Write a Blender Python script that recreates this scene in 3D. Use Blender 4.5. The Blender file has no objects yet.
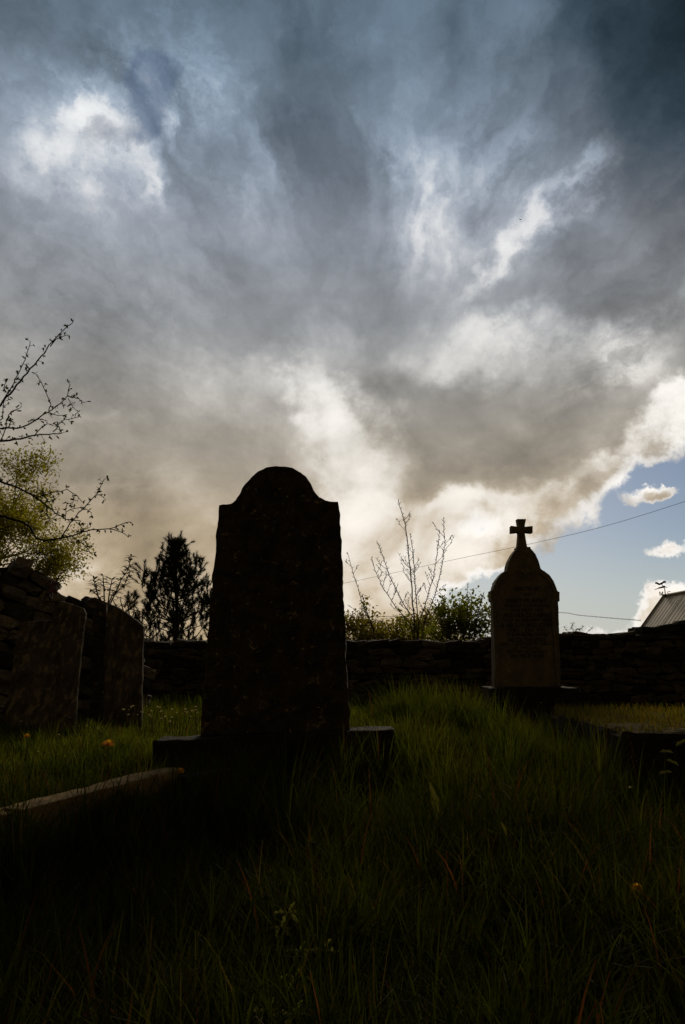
import bpy, bmesh, math, random, os
import numpy as np
from mathutils import Vector, Matrix, Euler, Quaternion, noise as mnoise

R = math.radians
random.seed(11)
rng = np.random.default_rng(5)
SC = bpy.context.scene
COL = SC.collection

# ------------------------------------------------------------------ camera
F_PX, CX, CY = 700.0, 342.5, 512.0
PITCH = math.atan((658 - 512) / F_PX)
CAM = Vector((0, 0, 0.52))
FWD = Vector((0, math.cos(PITCH), math.sin(PITCH)))
UPV = Vector((0, -math.sin(PITCH), math.cos(PITCH)))
cd = bpy.data.cameras.new('camera')
cd.sensor_fit = 'VERTICAL'
cd.sensor_height = 36.0
cd.lens = 36.0 * F_PX / 1024.0
cd.clip_start, cd.clip_end = 0.02, 3000
cam = bpy.data.objects.new('camera', cd)
COL.objects.link(cam)
cam.location = CAM
cam.rotation_euler = (math.pi / 2 + PITCH, 0, 0)
SC.camera = cam


def pdir(px, py):
    """unit direction of a place in the photograph"""
    return (Vector(((px - CX) / F_PX, 0, 0)) + UPV * (-(py - CY) / F_PX) + FWD).normalized()


def at(px, py, Y):
    """the point that far away (in metres along y) seen at that place in the photograph"""
    d = pdir(px, py)
    return CAM + d * (Y / d.y)


# ------------------------------------------------------------------ daylight
SUN_EL, SUN_AZ = R(23), R(8)          # the sun stands behind the clouds, ahead of the camera
sd = bpy.data.lights.new('sun', 'SUN')
sd.energy, sd.angle, sd.color = 1.4, R(12), (1.0, 0.86, 0.66)
sun = bpy.data.objects.new('sun', sd)
COL.objects.link(sun)
sdir = Vector((math.sin(SUN_AZ) * math.cos(SUN_EL), math.cos(SUN_AZ) * math.cos(SUN_EL), math.sin(SUN_EL)))
sun.rotation_euler = sdir.to_track_quat('Z', 'Y').to_euler()
sun.location = (0, 6, 8)

W = bpy.data.worlds.new('World')
SC.world = W
W.use_nodes = True
NT = W.node_tree
NT.nodes.clear()


class G:
    """small helper to write node graphs"""
    def __init__(s, nt): s.nt = nt
    def n(s, t, **kw):
        nd = s.nt.nodes.new(t)
        for k, v in kw.items(): setattr(nd, k, v)
        return nd
    def put(s, sock, v):
        if isinstance(v, bpy.types.NodeSocket): s.nt.links.new(v, sock)
        else: sock.default_value = v
    def m(s, op, a, b=0.0, c=0.0, clamp=False):
        nd = s.n('ShaderNodeMath', operation=op, use_clamp=clamp)
        for i, v in enumerate((a, b, c)): s.put(nd.inputs[i], v)
        return nd.outputs[0]
    def vm(s, op, a, b=None, scale=None):
        nd = s.n('ShaderNodeVectorMath', operation=op)
        s.put(nd.inputs[0], a)
        if b is not None: s.put(nd.inputs[1], b)
        if scale is not None: s.put(nd.inputs['Scale'], scale)
        return nd.outputs['Value' if op in ('LENGTH', 'DOT_PRODUCT') else 'Vector']
    def rng(s, v, a, b, c=0.0, d=1.0, kind='SMOOTHSTEP'):
        nd = s.n('ShaderNodeMapRange', interpolation_type=kind)
        nd.clamp = True
        for i, q in zip((0, 1, 2, 3, 4), (v, a, b, c, d)): s.put(nd.inputs[i], q)
        return nd.outputs[0]
    def noise(s, vec, scale, detail=6, rough=0.55, dist=0.0, color=False, lac=2.0):
        nd = s.n('ShaderNodeTexNoise')
        s.put(nd.inputs['Vector'], vec)
        nd.inputs['Scale'].default_value = scale
        nd.inputs['Detail'].default_value = detail
        nd.inputs['Roughness'].default_value = rough
        nd.inputs['Lacunarity'].default_value = lac
        nd.inputs['Distortion'].default_value = dist
        return nd.outputs['Color' if color else 'Fac']
    def ramp(s, v, stops, interp='LINEAR'):
        nd = s.n('ShaderNodeValToRGB')
        s.put(nd.inputs[0], v)
        cr = nd.color_ramp
        cr.interpolation = interp
        while len(cr.elements) < len(stops): cr.elements.new(0.5)
        for e, (p, c) in zip(cr.elements, stops):
            e.position = p
            e.color = (c, c, c, 1) if isinstance(c, (int, float)) else (*c, 1)
        return nd.outputs[0]
    def mix(s, f, a, b, mode='MIX'):
        nd = s.n('ShaderNodeMix', data_type='RGBA', blend_type=mode)
        s.put(nd.inputs[0], f)
        for q, v in ((6, a), (7, b)):
            s.put(nd.inputs[q], (*v, 1) if isinstance(v, tuple) and len(v) == 3 else v)
        return nd.outputs[2]
    def blob(s, vec, px, py, rx, ry, rot=0.0):
        """a soft elliptical patch of the sky round one direction, 0..1"""
        c = pdir(px, py)
        u = (math.cos(R(rot)), -math.sin(R(rot)))
        e1 = pdir(px + u[0] * 5, py + u[1] * 5) - pdir(px - u[0] * 5, py - u[1] * 5)
        e2 = pdir(px - u[1] * 5, py + u[0] * 5) - pdir(px + u[1] * 5, py - u[0] * 5)
        a, b = e1.length / 10 * rx, e2.length / 10 * ry
        x = e1.normalized(); z = c; y = z.cross(x).normalized(); x = y.cross(z)
        mp = s.n('ShaderNodeMapping', vector_type='TEXTURE')
        s.put(mp.inputs['Vector'], vec)
        mp.inputs['Location'].default_value = c
        mp.inputs['Rotation'].default_value = Matrix((x, y, z)).transposed().to_euler('XYZ')
        mp.inputs['Scale'].default_value = (a, b, max(a, b, 0.5))
        gr = s.n('ShaderNodeTexGradient', gradient_type='SPHERICAL')
        s.put(gr.inputs[0], mp.outputs[0])
        return gr.outputs['Fac']
    def blobs(s, vec, lst, start=0.0):
        acc = start
        for q in lst:
            px, py, rx, ry, rot, amp = q
            v = s.rng(s.blob(vec, px, py, rx, ry, rot), 0, 1, 0, amp)
            acc = s.m('ADD', v, acc)
        return acc


g = G(NT)
tc = g.n('ShaderNodeTexCoord')
D = g.vm('NORMALIZE', tc.outputs['Generated'])
sep = g.n('ShaderNodeSeparateXYZ'); g.put(sep.inputs[0], D)
dx, dy, dz = sep.outputs
# the cloud deck as a flat layer: the direction cut with a high plane
den = g.m('ADD', g.m('MAXIMUM', dz, 0.0), 0.34)
cmb = g.n('ShaderNodeCombineXYZ')
g.put(cmb.inputs[0], g.m('DIVIDE', dx, den)); g.put(cmb.inputs[1], g.m('DIVIDE', dy, den))
P = cmb.outputs[0]
# warps that tear the soft patches into cloud shapes
w1 = g.vm('SUBTRACT', g.noise(P, 1.6, 4, 0.5, color=True), (0.5, 0.5, 0.5))
w2 = g.vm('SUBTRACT', g.noise(D, 6.5, 7, 0.62, color=True), (0.5, 0.5, 0.5))
DW = g.vm('ADD', D, g.vm('ADD', g.vm('SCALE', w1, scale=0.16), g.vm('SCALE', w2, scale=0.22)))
w3 = g.vm('SUBTRACT', g.noise(D, 11.0, 7, 0.66, color=True), (0.5, 0.5, 0.5))
DC = g.vm('ADD', D, g.vm('SCALE', w3, scale=0.085))

# --- brightness of the cloud deck (square root of the light, close to how it looks)
base = g.ramp(dz, [(0.0, .62), (0.07, .62), (0.19, .585), (0.25, .59), (0.31, .585), (0.43, .585), (0.55, .595), (0.63, .53), (0.70, .46), (0.76, .41), (1.0, .22)])
LIGHT = [
    (112, 108, 140, 110, 30, .20), (75, 105, 34, 26, 20, .10), (165, 110, 30, 40, 30, .10), (148, 165, 26, 30, 40, .08), (150, 165, 50, 46, 60, .12), (60, 125, 70, 60, 0, .08), (195, 85, 56, 70, 20, .12), (120, 75, 40, 40, 0, .08),
    (220, 180, 50, 70, 40, .10), (265, 150, 40, 90, 30, .06),
    (528, 216, 150, 26, 47, .155), (470, 285, 90, 30, 55, .14), (585, 160, 46, 16, 40, .05), (455, 195, 140, 130, 60, .14),
    (430, 245, 44, 100, -10, .09), (410, 140, 50, 90, 10, .06), (330, 330, 80, 50, 30, .05),
    (322, 392, 56, 46, -60, .42), (300, 360, 90, 36, 20, .12), (300, 450, 120, 110, 0, .10), (230, 390, 120, 50, -20, .12), (490, 352, 130, 40, 10, .22), (600, 365, 110, 56, 30, .22), (640, 385, 80, 40, 0, .08),
    (450, 384, 110, 30, 0, .14), (180, 300, 90, 60, 30, .04),
    (362, 470, 90, 76, -40, .36), (385, 525, 100, 100, 0, .22), (430, 560, 110, 90, 0, .16), (475, 540, 80, 46, 25, .32), (440, 514, 110, 24, -12, .22), (530, 508, 60, 22, 15, .16), (590, 488, 60, 20, 25, .12), (555, 522, 60, 40, 20, .20),
    (684, 415, 50, 38, 40, .55), (654, 455, 60, 24, 32, .26),
    (60, 580, 140, 60, 0, .14), (150, 500, 120, 60, 0, .06), (380, 610, 130, 60, 0, .20), (355, 550, 90, 70, 0, .28), (190, 470, 110, 60, 0, .02), (240, 540, 90, 70, 0, .05),
    (662, 496, 56, 24, 5, .40), (668, 546, 56, 28, 12, .40), (668, 604, 62, 50, 0, .40), (600, 636, 80, 30, 0, .2),
]
DARK = [
    (0, 20, 230, 110, -20, -.06), (720, 40, 310, 350, 15, -.30), (650, 250, 110, 130, 40, -.12), (340, 90, 110, 130, 0, -.05), (580, 310, 80, 60, 0, -.10), (560, 250, 50, 50, 40, -.10),
    (340, 190, 100, 150, 60, -.12), (385, 290, 70, 60, 0, -.06), (100, 330, 160, 90, 0, -.03), (260, 50, 110, 50, 30, -.03), (490, 200, 40, 60, 45, -.06), (240, 270, 60, 80, 40, -.02),
    (470, 440, 170, 56, -6, .0), (540, 462, 120, 30, 10, -.07), (440, 455, 120, 40, -8, -.03), (385, 410, 56, 50, 0, -.07), (60, 500, 200, 90, 0, -.03), (560, 425, 80, 40, 10, -.04), (280, 420, 40, 50, 20, -.05),
]
f1 = g.m('SUBTRACT', g.noise(P, 2.4, 9, 0.6, 0.5), 0.5)
smap = g.n('ShaderNodeMapping'); g.put(smap.inputs['Vector'], P)
smap.inputs['Rotation'].default_value = (0, 0, R(-14)); smap.inputs['Scale'].default_value = (1.0, 0.60, 1.0)
f2 = g.m('SUBTRACT', g.noise(smap.outputs[0], 5.0, 9, 0.62, 0.45), 0.5)
f3 = g.m('SUBTRACT', g.noise(D, 8.0, 9, 0.54, 0.5), 0.5)
DB = g.vm('ADD', D, g.vm('SCALE', w2, scale=0.16))
bil = g.m('ABSOLUTE', g.m('SUBTRACT', g.noise(DB, 7.0, 8, 0.58, 0.2), 0.5))          # creased, billowing edges
f4 = g.m('SUBTRACT', 0.10, bil)
V0 = pdir(365, 470)
e1 = V0.cross(Vector((0, 0, 1))).normalized(); e2 = e1.cross(V0).normalized()
ua, ub = g.vm('DOT_PRODUCT', D, tuple(e1)), g.vm('DOT_PRODUCT', D, tuple(e2))
rr = g.m('SQRT', g.m('ADD', g.m('MULTIPLY', ua, ua), g.m('ADD', g.m('MULTIPLY', ub, ub), 0.004)))
rc = g.n('ShaderNodeCombineXYZ')
g.put(rc.inputs[0], g.m('MULTIPLY', g.m('DIVIDE', ua, rr), 2.6)); g.put(rc.inputs[1], g.m('MULTIPLY', g.m('DIVIDE', ub, rr), 2.6)); g.put(rc.inputs[2], g.m('MULTIPLY', rr, 2.4))
rv = g.vm('ADD', rc.outputs[0], g.vm('SCALE', w2, scale=0.9))
f5 = g.m('MULTIPLY', g.m('SUBTRACT', g.noise(rv, 1.7, 8, 0.54, 0.2), 0.5), g.rng(rr, 0.12, 0.5))
smap2 = g.n('ShaderNodeMapping'); g.put(smap2.inputs['Vector'], rv); smap2.inputs['Scale'].default_value = (1.0, 1.0, .55)
f6 = g.m('MULTIPLY', g.m('SUBTRACT', g.noise(smap2.outputs[0], 4.6, 8, 0.60, 0.15), 0.5), g.rng(rr, 0.12, 0.45))      # finer combed streaks
crisp = g.rng(g.m('ADD', g.m('MULTIPLY', f3, .55), g.m('ADD', g.m('MULTIPLY', f6, .60), g.m('MULTIPLY', f5, .8))), -0.21, 0.21, 0.30, 1.38)
L = g.m('ADD', g.blobs(DW, DARK, base), g.m('MULTIPLY', g.blobs(DW, LIGHT), crisp))
tex = g.m('ADD', g.m('MULTIPLY', f1, 0.34), g.m('ADD', g.m('ADD', g.m('MULTIPLY', f5, 0.55), g.m('ADD', g.m('MULTIPLY', f6, 0.25), g.m('MULTIPLY', f2, 0.22))), g.m('ADD', g.m('MULTIPLY', f3, 0.32), g.m('MULTIPLY', f4, -0.40))))
tex = g.m('MULTIPLY', tex, g.rng(dz, 0.05, 0.30, 0.75, 1.15))
L = g.m('MULTIPLY', L, g.m('ADD', 1.0, tex))

# --- where the deck is torn open and blue sky shows
HOLES = [
    (650, 570, 210, 130, 20, 1.15), (690, 495, 130, 90, 30, .70), (560, 600, 120, 90, 0, .55), (478, 524, 40, 34, 0, .42), (475, 602, 60, 60, 0, .85),
    (500, 560, 80, 34, 20, -.30), (662, 496, 54, 18, 5, -.95), (668, 546, 64, 24, 12, -1.05), (668, 604, 58, 50, 0, -1.15), (600, 636, 60, 22, 0, -.45),
    (620, 622, 190, 26, 0, -.20), (460, 545, 60, 40, 0, -.25),
    (160, 70, 66, 44, -25, .82), (132, 134, 70, 30, 30, .62), (97, 123, 40, 28, 40, .56), (130, 100, 26, 36, 0, .45), (90, 85, 40, 30, 0, .35), (150, 100, 40, 40, 0, .35),
]
Fh = g.blobs(DC, HOLES, g.m('ADD', g.m('MULTIPLY', f3, 0.55), g.m('MULTIPLY', g.m('SUBTRACT', g.noise(D, 24.0, 6, 0.65, 0.6), 0.5), 0.45)))
low = g.rng(dz, 0.45, 0.60)
edge = g.m('ADD', 0.40, g.m('MULTIPLY', low, -0.10))
B = g.rng(Fh, edge, g.m('ADD', edge, g.m('ADD', 0.20, g.m('MULTIPLY', low, 0.16))))
B = g.m('MULTIPLY', B, g.m('SUBTRACT', 1.0, g.m('MULTIPLY', low, 0.45)))
rim = g.rng(Fh, g.m('SUBTRACT', edge, 0.24), g.m('ADD', edge, 0.02))
rim = g.m('MULTIPLY', rim, g.m('SUBTRACT', 1.0, low))
L = g.m('ADD', L, g.m('MULTIPLY', rim, g.m('ADD', 0.20, g.m('MULTIPLY', f3, 0.8))))
L = g.m('MAXIMUM', L, 0.05)
over = g.m('MAXIMUM', g.m('SUBTRACT', L, 0.74), 0.0)
soft = g.m('MULTIPLY', 0.26, g.m('SUBTRACT', 1.0, g.m('EXPONENT', g.m('MULTIPLY', over, -1 / 0.20))))
L = g.m('ADD', g.m('MINIMUM', L, 0.74), soft)
LIN = g.m('POWER', L, 2.1)
# colour of the cloud: warm low down, blue-grey overhead
tint = g.ramp(dz, [(0.0, (1.36, 1, .56)), (0.07, (1.31, 1, .61)), (0.19, (1.24, 1, .69)), (0.25, (1.15, 1, .79)), (0.31, (1.09, 1, .86)), (0.43, (.97, 1, 1.03)), (0.55, (.90, 1, 1.17)), (0.63, (.81, 1, 1.25)), (0.73, (.71, 1, 1.32)), (1.0, (.72, 1, 1.3))])
bright = g.rng(L, 0.55, 0.95)
tint = g.mix(g.m('MULTIPLY', bright, 0.78), tint, (1.03, 1.0, 0.95))
tint = g.mix(g.m('MULTIPLY', rim, 0.75), tint, (1.03, 1.0, 0.96))
darkb = g.m('MULTIPLY', g.rng(L, 0.42, 0.2), g.rng(dz, 0.35, 0.6))
tint = g.mix(darkb, tint, (.58, 1.0, 1.38))
cloud = g.vm('SCALE', tint, scale=g.m('MULTIPLY', LIN, 10.0))
# unseen deck behind the camera, dimmed and warmed to keep stones and grass dark
back = g.rng(dy, 0.58, 0.0, 1.0, 0.17)
cloud = g.vm('SCALE', g.mix(g.rng(dy, 0.5, -0.2), cloud, g.vm('MULTIPLY', cloud, (1.30, 1.0, .62))), scale=back)

sky = g.n('ShaderNodeTexSky', sky_type='NISHITA')
sky.sun_disc = False
sky.sun_elevation, sky.sun_rotation = SUN_EL, SUN_AZ
sky.air_density, sky.dust_density, sky.ozone_density = 1.0, 0.3, 1.5
blue = g.mix(1.0, sky.outputs[0], (.42, .43, .47), 'MULTIPLY')
blue = g.vm('SCALE', blue, scale=SKY_GAIN if 'SKY_GAIN' in globals() else 1.0)
blue = g.mix(g.rng(dz, 0.18, 0.02, 0.0, 0.70), blue, (4.6, 5.0, 5.1))
col = g.mix(B, cloud, blue)
bg = g.n('ShaderNodeBackground'); g.put(bg.inputs[0], col); bg.inputs[1].default_value = 0.1
out = g.n('ShaderNodeOutputWorld'); NT.links.new(bg.outputs[0], out.inputs[0])
W.cycles.sampling_method = 'MANUAL'
W.cycles.sample_map_resolution = 512

SC.view_settings.view_transform = 'Standard'
SC.view_settings.look = 'None'
SC.view_settings.exposure = 0
SC.view_settings.gamma = 1
SC.view_settings.use_curve_mapping = False

# ------------------------------------------------------------------ helpers
class MB:
    """collects shapes that become ONE mesh object"""
    def __init__(s): s.v, s.f, s.mi = [], [], []
    def add(s, vs, fs, mi=0):
        o = len(s.v)
        s.v += [tuple(v) for v in vs]
        s.f += [tuple(i + o for i in f) for f in fs]
        s.mi += [mi] * len(fs)
    def tube(s, pts, rad, n=6, cap=True):
        pts = [Vector(p) for p in pts]
        if isinstance(rad, (int, float)): rad = [rad] * len(pts)
        vs, fs = [], []
        ref = None
        for i, p in enumerate(pts):
            t = (pts[min(i + 1, len(pts) - 1)] - pts[max(i - 1, 0)])
            if t.length < 1e-9: t = Vector((0, 0, 1))
            t.normalize()
            if ref is None:
                ref = t.orthogonal().normalized()
            ref = (ref - t * ref.dot(t))
            ref = ref.normalized() if ref.length > 1e-6 else t.orthogonal().normalized()
            b = t.cross(ref)
            for k in range(n):
                a = 2 * math.pi * k / n
                vs.append(p + (ref * math.cos(a) + b * math.sin(a)) * rad[i])
        for i in range(len(pts) - 1):
            for k in range(n):
                fs.append((i * n + k, i * n + (k + 1) % n, (i + 1) * n + (k + 1) % n, (i + 1) * n + k))
        if cap:
            fs.append(tuple(range(n - 1, -1, -1)))
            fs.append(tuple((len(pts) - 1) * n + k for k in range(n)))
        s.add(vs, fs)
    def leaf(s, p, d, nrm, L, w, curl=0.25, fold=0.15):
        """a pointed leaf of six faces, folded along its rib"""
        d = d.normalized()
        side = d.cross(nrm)
        side = side.normalized() if side.length > 1e-6 else d.orthogonal().normalized()
        n = side.cross(d).normalized()
        vs, fs = [], []
        for t, ww in ((0, .08), (.3, .8), (.62, .85), (1.0, .03)):
            c = p + d * (L * t) - n * (curl * L * t * t)
            vs += [c - side * (w * .5 * ww) + n * (fold * w * ww), c, c + side * (w * .5 * ww) + n * (fold * w * ww)]
        for i in range(3):
            for k in range(2):
                a = i * 3 + k
                fs.append((a, a + 1, a + 4, a + 3))
        s.add(vs, fs)
    def build(s, name, mat, parent=None, smooth=False):
        me = bpy.data.meshes.new(name)
        me.from_pydata(s.v, [], s.f)
        for m_ in (mat if isinstance(mat, (list, tuple)) else [mat]): me.materials.append(m_)
        if any(s.mi): me.polygons.foreach_set('material_index', s.mi)
        if smooth: me.polygons.foreach_set('use_smooth', [True] * len(me.polygons))
        me.update()
        return link(name, me, parent)


def link(name, me, parent=None):
    o = bpy.data.objects.new(name, me)
    COL.objects.link(o)
    if parent is not None:
        o.parent = parent
        me.transform(Matrix.Translation(-Vector(parent.location)))
    return o


def from_bm(name, bm, mat, parent=None, smooth=False):
    me = bpy.data.meshes.new(name)
    bm.to_mesh(me); bm.free()
    for m_ in (mat if isinstance(mat, (list, tuple)) else [mat]): me.materials.append(m_)
    if smooth: me.polygons.foreach_set('use_smooth', [True] * len(me.polygons))
    return link(name, me, parent)


def tag(o, label=None, cat=None, group=None, kind=None):
    if label: o['label'] = label
    if cat: o['category'] = cat
    if group: o['group'] = group
    if kind: o['kind'] = kind
    return o


def thing(name, label, cat, loc=(0, 0, 0), group=None):
    o = bpy.data.objects.new(name, None)
    o.empty_display_size = 0.1
    COL.objects.link(o)
    o.location = loc
    return tag(o, label, cat, group, 'thing')


def copy_thing(o):
    c = o.copy(); COL.objects.link(c)
    for ch in o.children:
        k = ch.copy(); COL.objects.link(k); k.parent = c
    return c


# ------------------------------------------------------------------ materials
def new_mat(name):
    m_ = bpy.data.materials.new(name)
    m_.use_nodes = True
    nt = m_.node_tree
    nt.nodes.clear()
    q = G(nt)
    o = q.n('ShaderNodeOutputMaterial')
    return m_, q, o


def stone_mat(name, dark, light, lichen, scale=6.0, bump=0.6, rough=0.95, streak=False, lich_amt=0.62, vary=0.0):
    m_, q, o = new_mat(name)
    t = q.n('ShaderNodeTexCoord').outputs['Object']
    a = q.noise(t, scale, 8, 0.65, 0.4)
    b = q.noise(t, scale * 5.5, 6, 0.7)
    c = q.mix(q.rng(a, .32, .68), dark, light)
    c = q.mix(q.m('MULTIPLY', q.rng(b, .35, .75), .5), c, tuple(x * .45 for x in dark))
    l = q.m('MULTIPLY', q.rng(q.noise(t, scale * 2.2, 5, .75, 1.0), lich_amt, lich_amt + .05), q.rng(b, .38, .55))
    c = q.mix(l, c, lichen)
    if streak:
        mp = q.n('ShaderNodeMapping'); q.put(mp.inputs['Vector'], t)
        mp.inputs['Scale'].default_value = (16, 16, 0.9)
        st = q.noise(mp.outputs[0], 1.6, 5, .6, .3)
        c = q.mix(q.m('MULTIPLY', q.rng(st, .5, .66), .85), c, tuple(x * 1.9 for x in light))
        c = q.mix(q.m('MULTIPLY', q.rng(st, .5, .3), .6), c, tuple(x * .4 for x in dark))
    if vary:
        isl = q.n('ShaderNodeNewGeometry').outputs['Random Per Island']
        c = q.vm('SCALE', c, scale=q.rng(isl, 0, 1, 1 - vary, 1 + vary, 'LINEAR'))
    p = q.n('ShaderNodeBsdfPrincipled')
    q.put(p.inputs['Base Color'], c)
    p.inputs['Roughness'].default_value = rough
    p.inputs['Specular IOR Level'].default_value = 0.15
    bp = q.n('ShaderNodeBump'); bp.inputs['Strength'].default_value = bump; bp.inputs['Distance'].default_value = 0.012
    q.put(bp.inputs['Height'], q.m('ADD', a, q.m('MULTIPLY', b, .7)))
    q.nt.links.new(bp.outputs[0], p.inputs['Normal'])
    q.nt.links.new(p.outputs[0], o.inputs[0])
    return m_


def leaf_mat(name, cols, trans=0.45, scale=3.0, attr=None, rough=.6, gloss=.12):
    """thin leaves: diffuse both ways plus a weak gloss"""
    m_, q, o = new_mat(name)
    if attr:
        c = q.n('ShaderNodeAttribute', attribute_name=attr).outputs['Color']
    else:
        t = q.n('ShaderNodeTexCoord').outputs['Object']
        isl = q.n('ShaderNodeNewGeometry').outputs['Random Per Island']
        f = q.m('ADD', q.m('MULTIPLY', q.noise(t, scale, 3), .6), q.m('MULTIPLY', isl, .45))
        c = q.ramp(f, [(i / (len(cols) - 1) * .6 + .2, k) for i, k in enumerate(cols)])
    d = q.n('ShaderNodeBsdfDiffuse'); q.put(d.inputs[0], c)
    tr = q.n('ShaderNodeBsdfTranslucent')
    q.put(tr.inputs[0], q.mix(1.0, c, (1.15, 1.2, .55), 'MULTIPLY'))
    mx = q.n('ShaderNodeMixShader'); mx.inputs[0].default_value = trans
    q.nt.links.new(d.outputs[0], mx.inputs[1]); q.nt.links.new(tr.outputs[0], mx.inputs[2])
    gl = q.n('ShaderNodeBsdfGlossy'); gl.inputs['Roughness'].default_value = rough
    q.put(gl.inputs[0], (.5, .5, .45, 1))
    lw = q.n('ShaderNodeLayerWeight'); lw.inputs[0].default_value = 0.25
    m2 = q.n('ShaderNodeMixShader'); q.put(m2.inputs[0], q.m('MULTIPLY', lw.outputs['Fresnel'], gloss))
    q.nt.links.new(mx.outputs[0], m2.inputs[1]); q.nt.links.new(gl.outputs[0], m2.inputs[2])
    q.nt.links.new(m2.outputs[0], o.inputs[0])
    return m_


def plain_mat(name, col, rough=.8, var=.35, scale=8.0, metal=0.0, spec=.3):
    m_, q, o = new_mat(name)
    t = q.n('ShaderNodeTexCoord').outputs['Object']
    f = q.noise(t, scale, 6, .6)
    c = q.mix(q.rng(f, .3, .7), tuple(x * (1 - var) for x in col), tuple(x * (1 + var) for x in col))
    p = q.n('ShaderNodeBsdfPrincipled')
    q.put(p.inputs['Base Color'], c)
    p.inputs['Roughness'].default_value = rough
    p.inputs['Metallic'].default_value = metal
    p.inputs['Specular IOR Level'].default_value = spec
    q.nt.links.new(p.outputs[0], o.inputs[0])
    return m_


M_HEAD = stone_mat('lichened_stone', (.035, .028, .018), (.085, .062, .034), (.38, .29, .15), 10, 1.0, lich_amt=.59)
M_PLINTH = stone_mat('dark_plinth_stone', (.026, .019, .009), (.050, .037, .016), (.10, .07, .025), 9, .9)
M_GREY = stone_mat('weathered_limestone', (.13, .105, .06), (.22, .18, .11), (.32, .28, .18), 7, .5)
M_SLAB = stone_mat('streaked_slate', (.065, .050, .028), (.135, .105, .062), (.36, .31, .21), 5, .5, streak=True, lich_amt=.68)
M_WALL = stone_mat('rubble_stone', (.07, .06, .042), (.20, .17, .12), (.42, .38, .30), 6, .9, lich_amt=.60, vary=.65)
M_WALL_DARK = stone_mat('dark_rubble_stone', (.045, .036, .024), (.115, .092, .060), (.32, .28, .20), 7, .9, lich_amt=.63, vary=.7)
M_CORE = plain_mat('wall_earth', (.03, .026, .02), .95)
M_KERB = stone_mat('sandstone_kerb', (.17, .105, .034), (.33, .21, .075), (.38, .28, .13), 8, .8)
M_MOSS = stone_mat('mossy_slab', (.06, .042, .008), (.15, .095, .016), (.22, .15, .04), 14, 1.0, lich_amt=.55)
M_BARK = plain_mat('dark_bark', (.05, .042, .034), .9, .4, 14)
M_TWIG = plain_mat('brown_twig', (.075, .055, .04), .8, .3, 20)
M_INK = plain_mat('worn_black_lettering', (.012, .011, .009), .9, .3, 30)


def sstep(a, b, x):
    t = max(0.0, min(1.0, (x - a) / (b - a)))
    return t * t * (3 - 2 * t)


def ground_z(x, y):
    z = 0.045 * mnoise.noise((x * .5, y * .5, 3.1)) + 0.03 * mnoise.noise((x * 1.9, y * 1.9, 7.7))
    # the foreground lies lower than the plot round the graves; on the left the kerb holds the lawn back
    kerb_x = -.95 + (y - 1.95) * .42
    lawn = sstep(kerb_x + .04, kerb_x - .03, x) * sstep(1.7, 2.0, y) * sstep(3.2, 2.9, y)
    edge = 3.35 + .55 * sstep(-.3, .5, x) + .12 * mnoise.noise((x * 1.3, 0, 5.5))
    low = sstep(edge + .12, edge - .55, y) * (1 - lawn)
    z -= .11 * low
    if x > kerb_x: z += .085 * math.exp(-((x - kerb_x) / .22) ** 2) * sstep(1.6, 1.9, y) * sstep(3.0, 2.6, y)
    z += .05 * math.exp(-(((x + .33) / .6) ** 4 + ((y - 3.2) / .25) ** 2))
    z -= .12 * sstep(.85, 1.4, x) * sstep(3.7, 3.1, y)
    z += .02 * math.exp(-(((x - .50) / .4) ** 2 + ((y - 4.6) / .6) ** 2))
    z += .05 * sstep(7.5, 9.0, y) * sstep(1.5, 3.0, x)
    # a hollow round the foot of the cross grave
    z -= .16 * sstep(4.9, 5.7, y) * sstep(.8, 1.3, x) * sstep(9.5, 8.5, y)
    z -= .12 * sstep(3.5, 4.1, y) * sstep(5.7, 4.9, y) * sstep(.80, 1.15, x)
    if y > 10.2:
        z -= min(2.0, (y - 10.2) * .03)
    return z

# ------------------------------------------------------------------ the ground, one sheet to the horizon
def axis(lo, hi, step, far):
    a = list(np.arange(lo, hi + 1e-6, step))
    g_ = step
    x = hi
    while x < far:
        g_ *= 1.35; x += g_; a.append(x)
    x = lo; g_ = step
    while x > -far:
        g_ *= 1.35; x -= g_; a.insert(0, x)
    return a

gx, gy = axis(-5, 5, .10, 1200), axis(0.0, 11, .10, 1200)
mb = MB()
vs = [(x, y, ground_z(x, y)) for y in gy for x in gx]
nx = len(gx)
fs = [(j * nx + i, j * nx + i + 1, (j + 1) * nx + i + 1, (j + 1) * nx + i) for j in range(len(gy) - 1) for i in range(nx - 1)]
mb.add(vs, fs)
m_, q, o_ = new_mat('turf_soil')
t = q.n('ShaderNodeTexCoord').outputs['Object']
c = q.mix(q.rng(q.noise(t, 5, 8, .65), .35, .65), (.022, .020, .010), (.035, .038, .014))
p = q.n('ShaderNodeBsdfDiffuse'); q.put(p.inputs[0], c)
q.nt.links.new(p.outputs[0], o_.inputs[0])
ground = tag(mb.build('ground', m_, None, True), kind='structure')

# ------------------------------------------------------------------ grass (nobody could count it)
KEEP_OUT = []      # filled below by the stones: (x0, x1, y0, y1)


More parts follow.
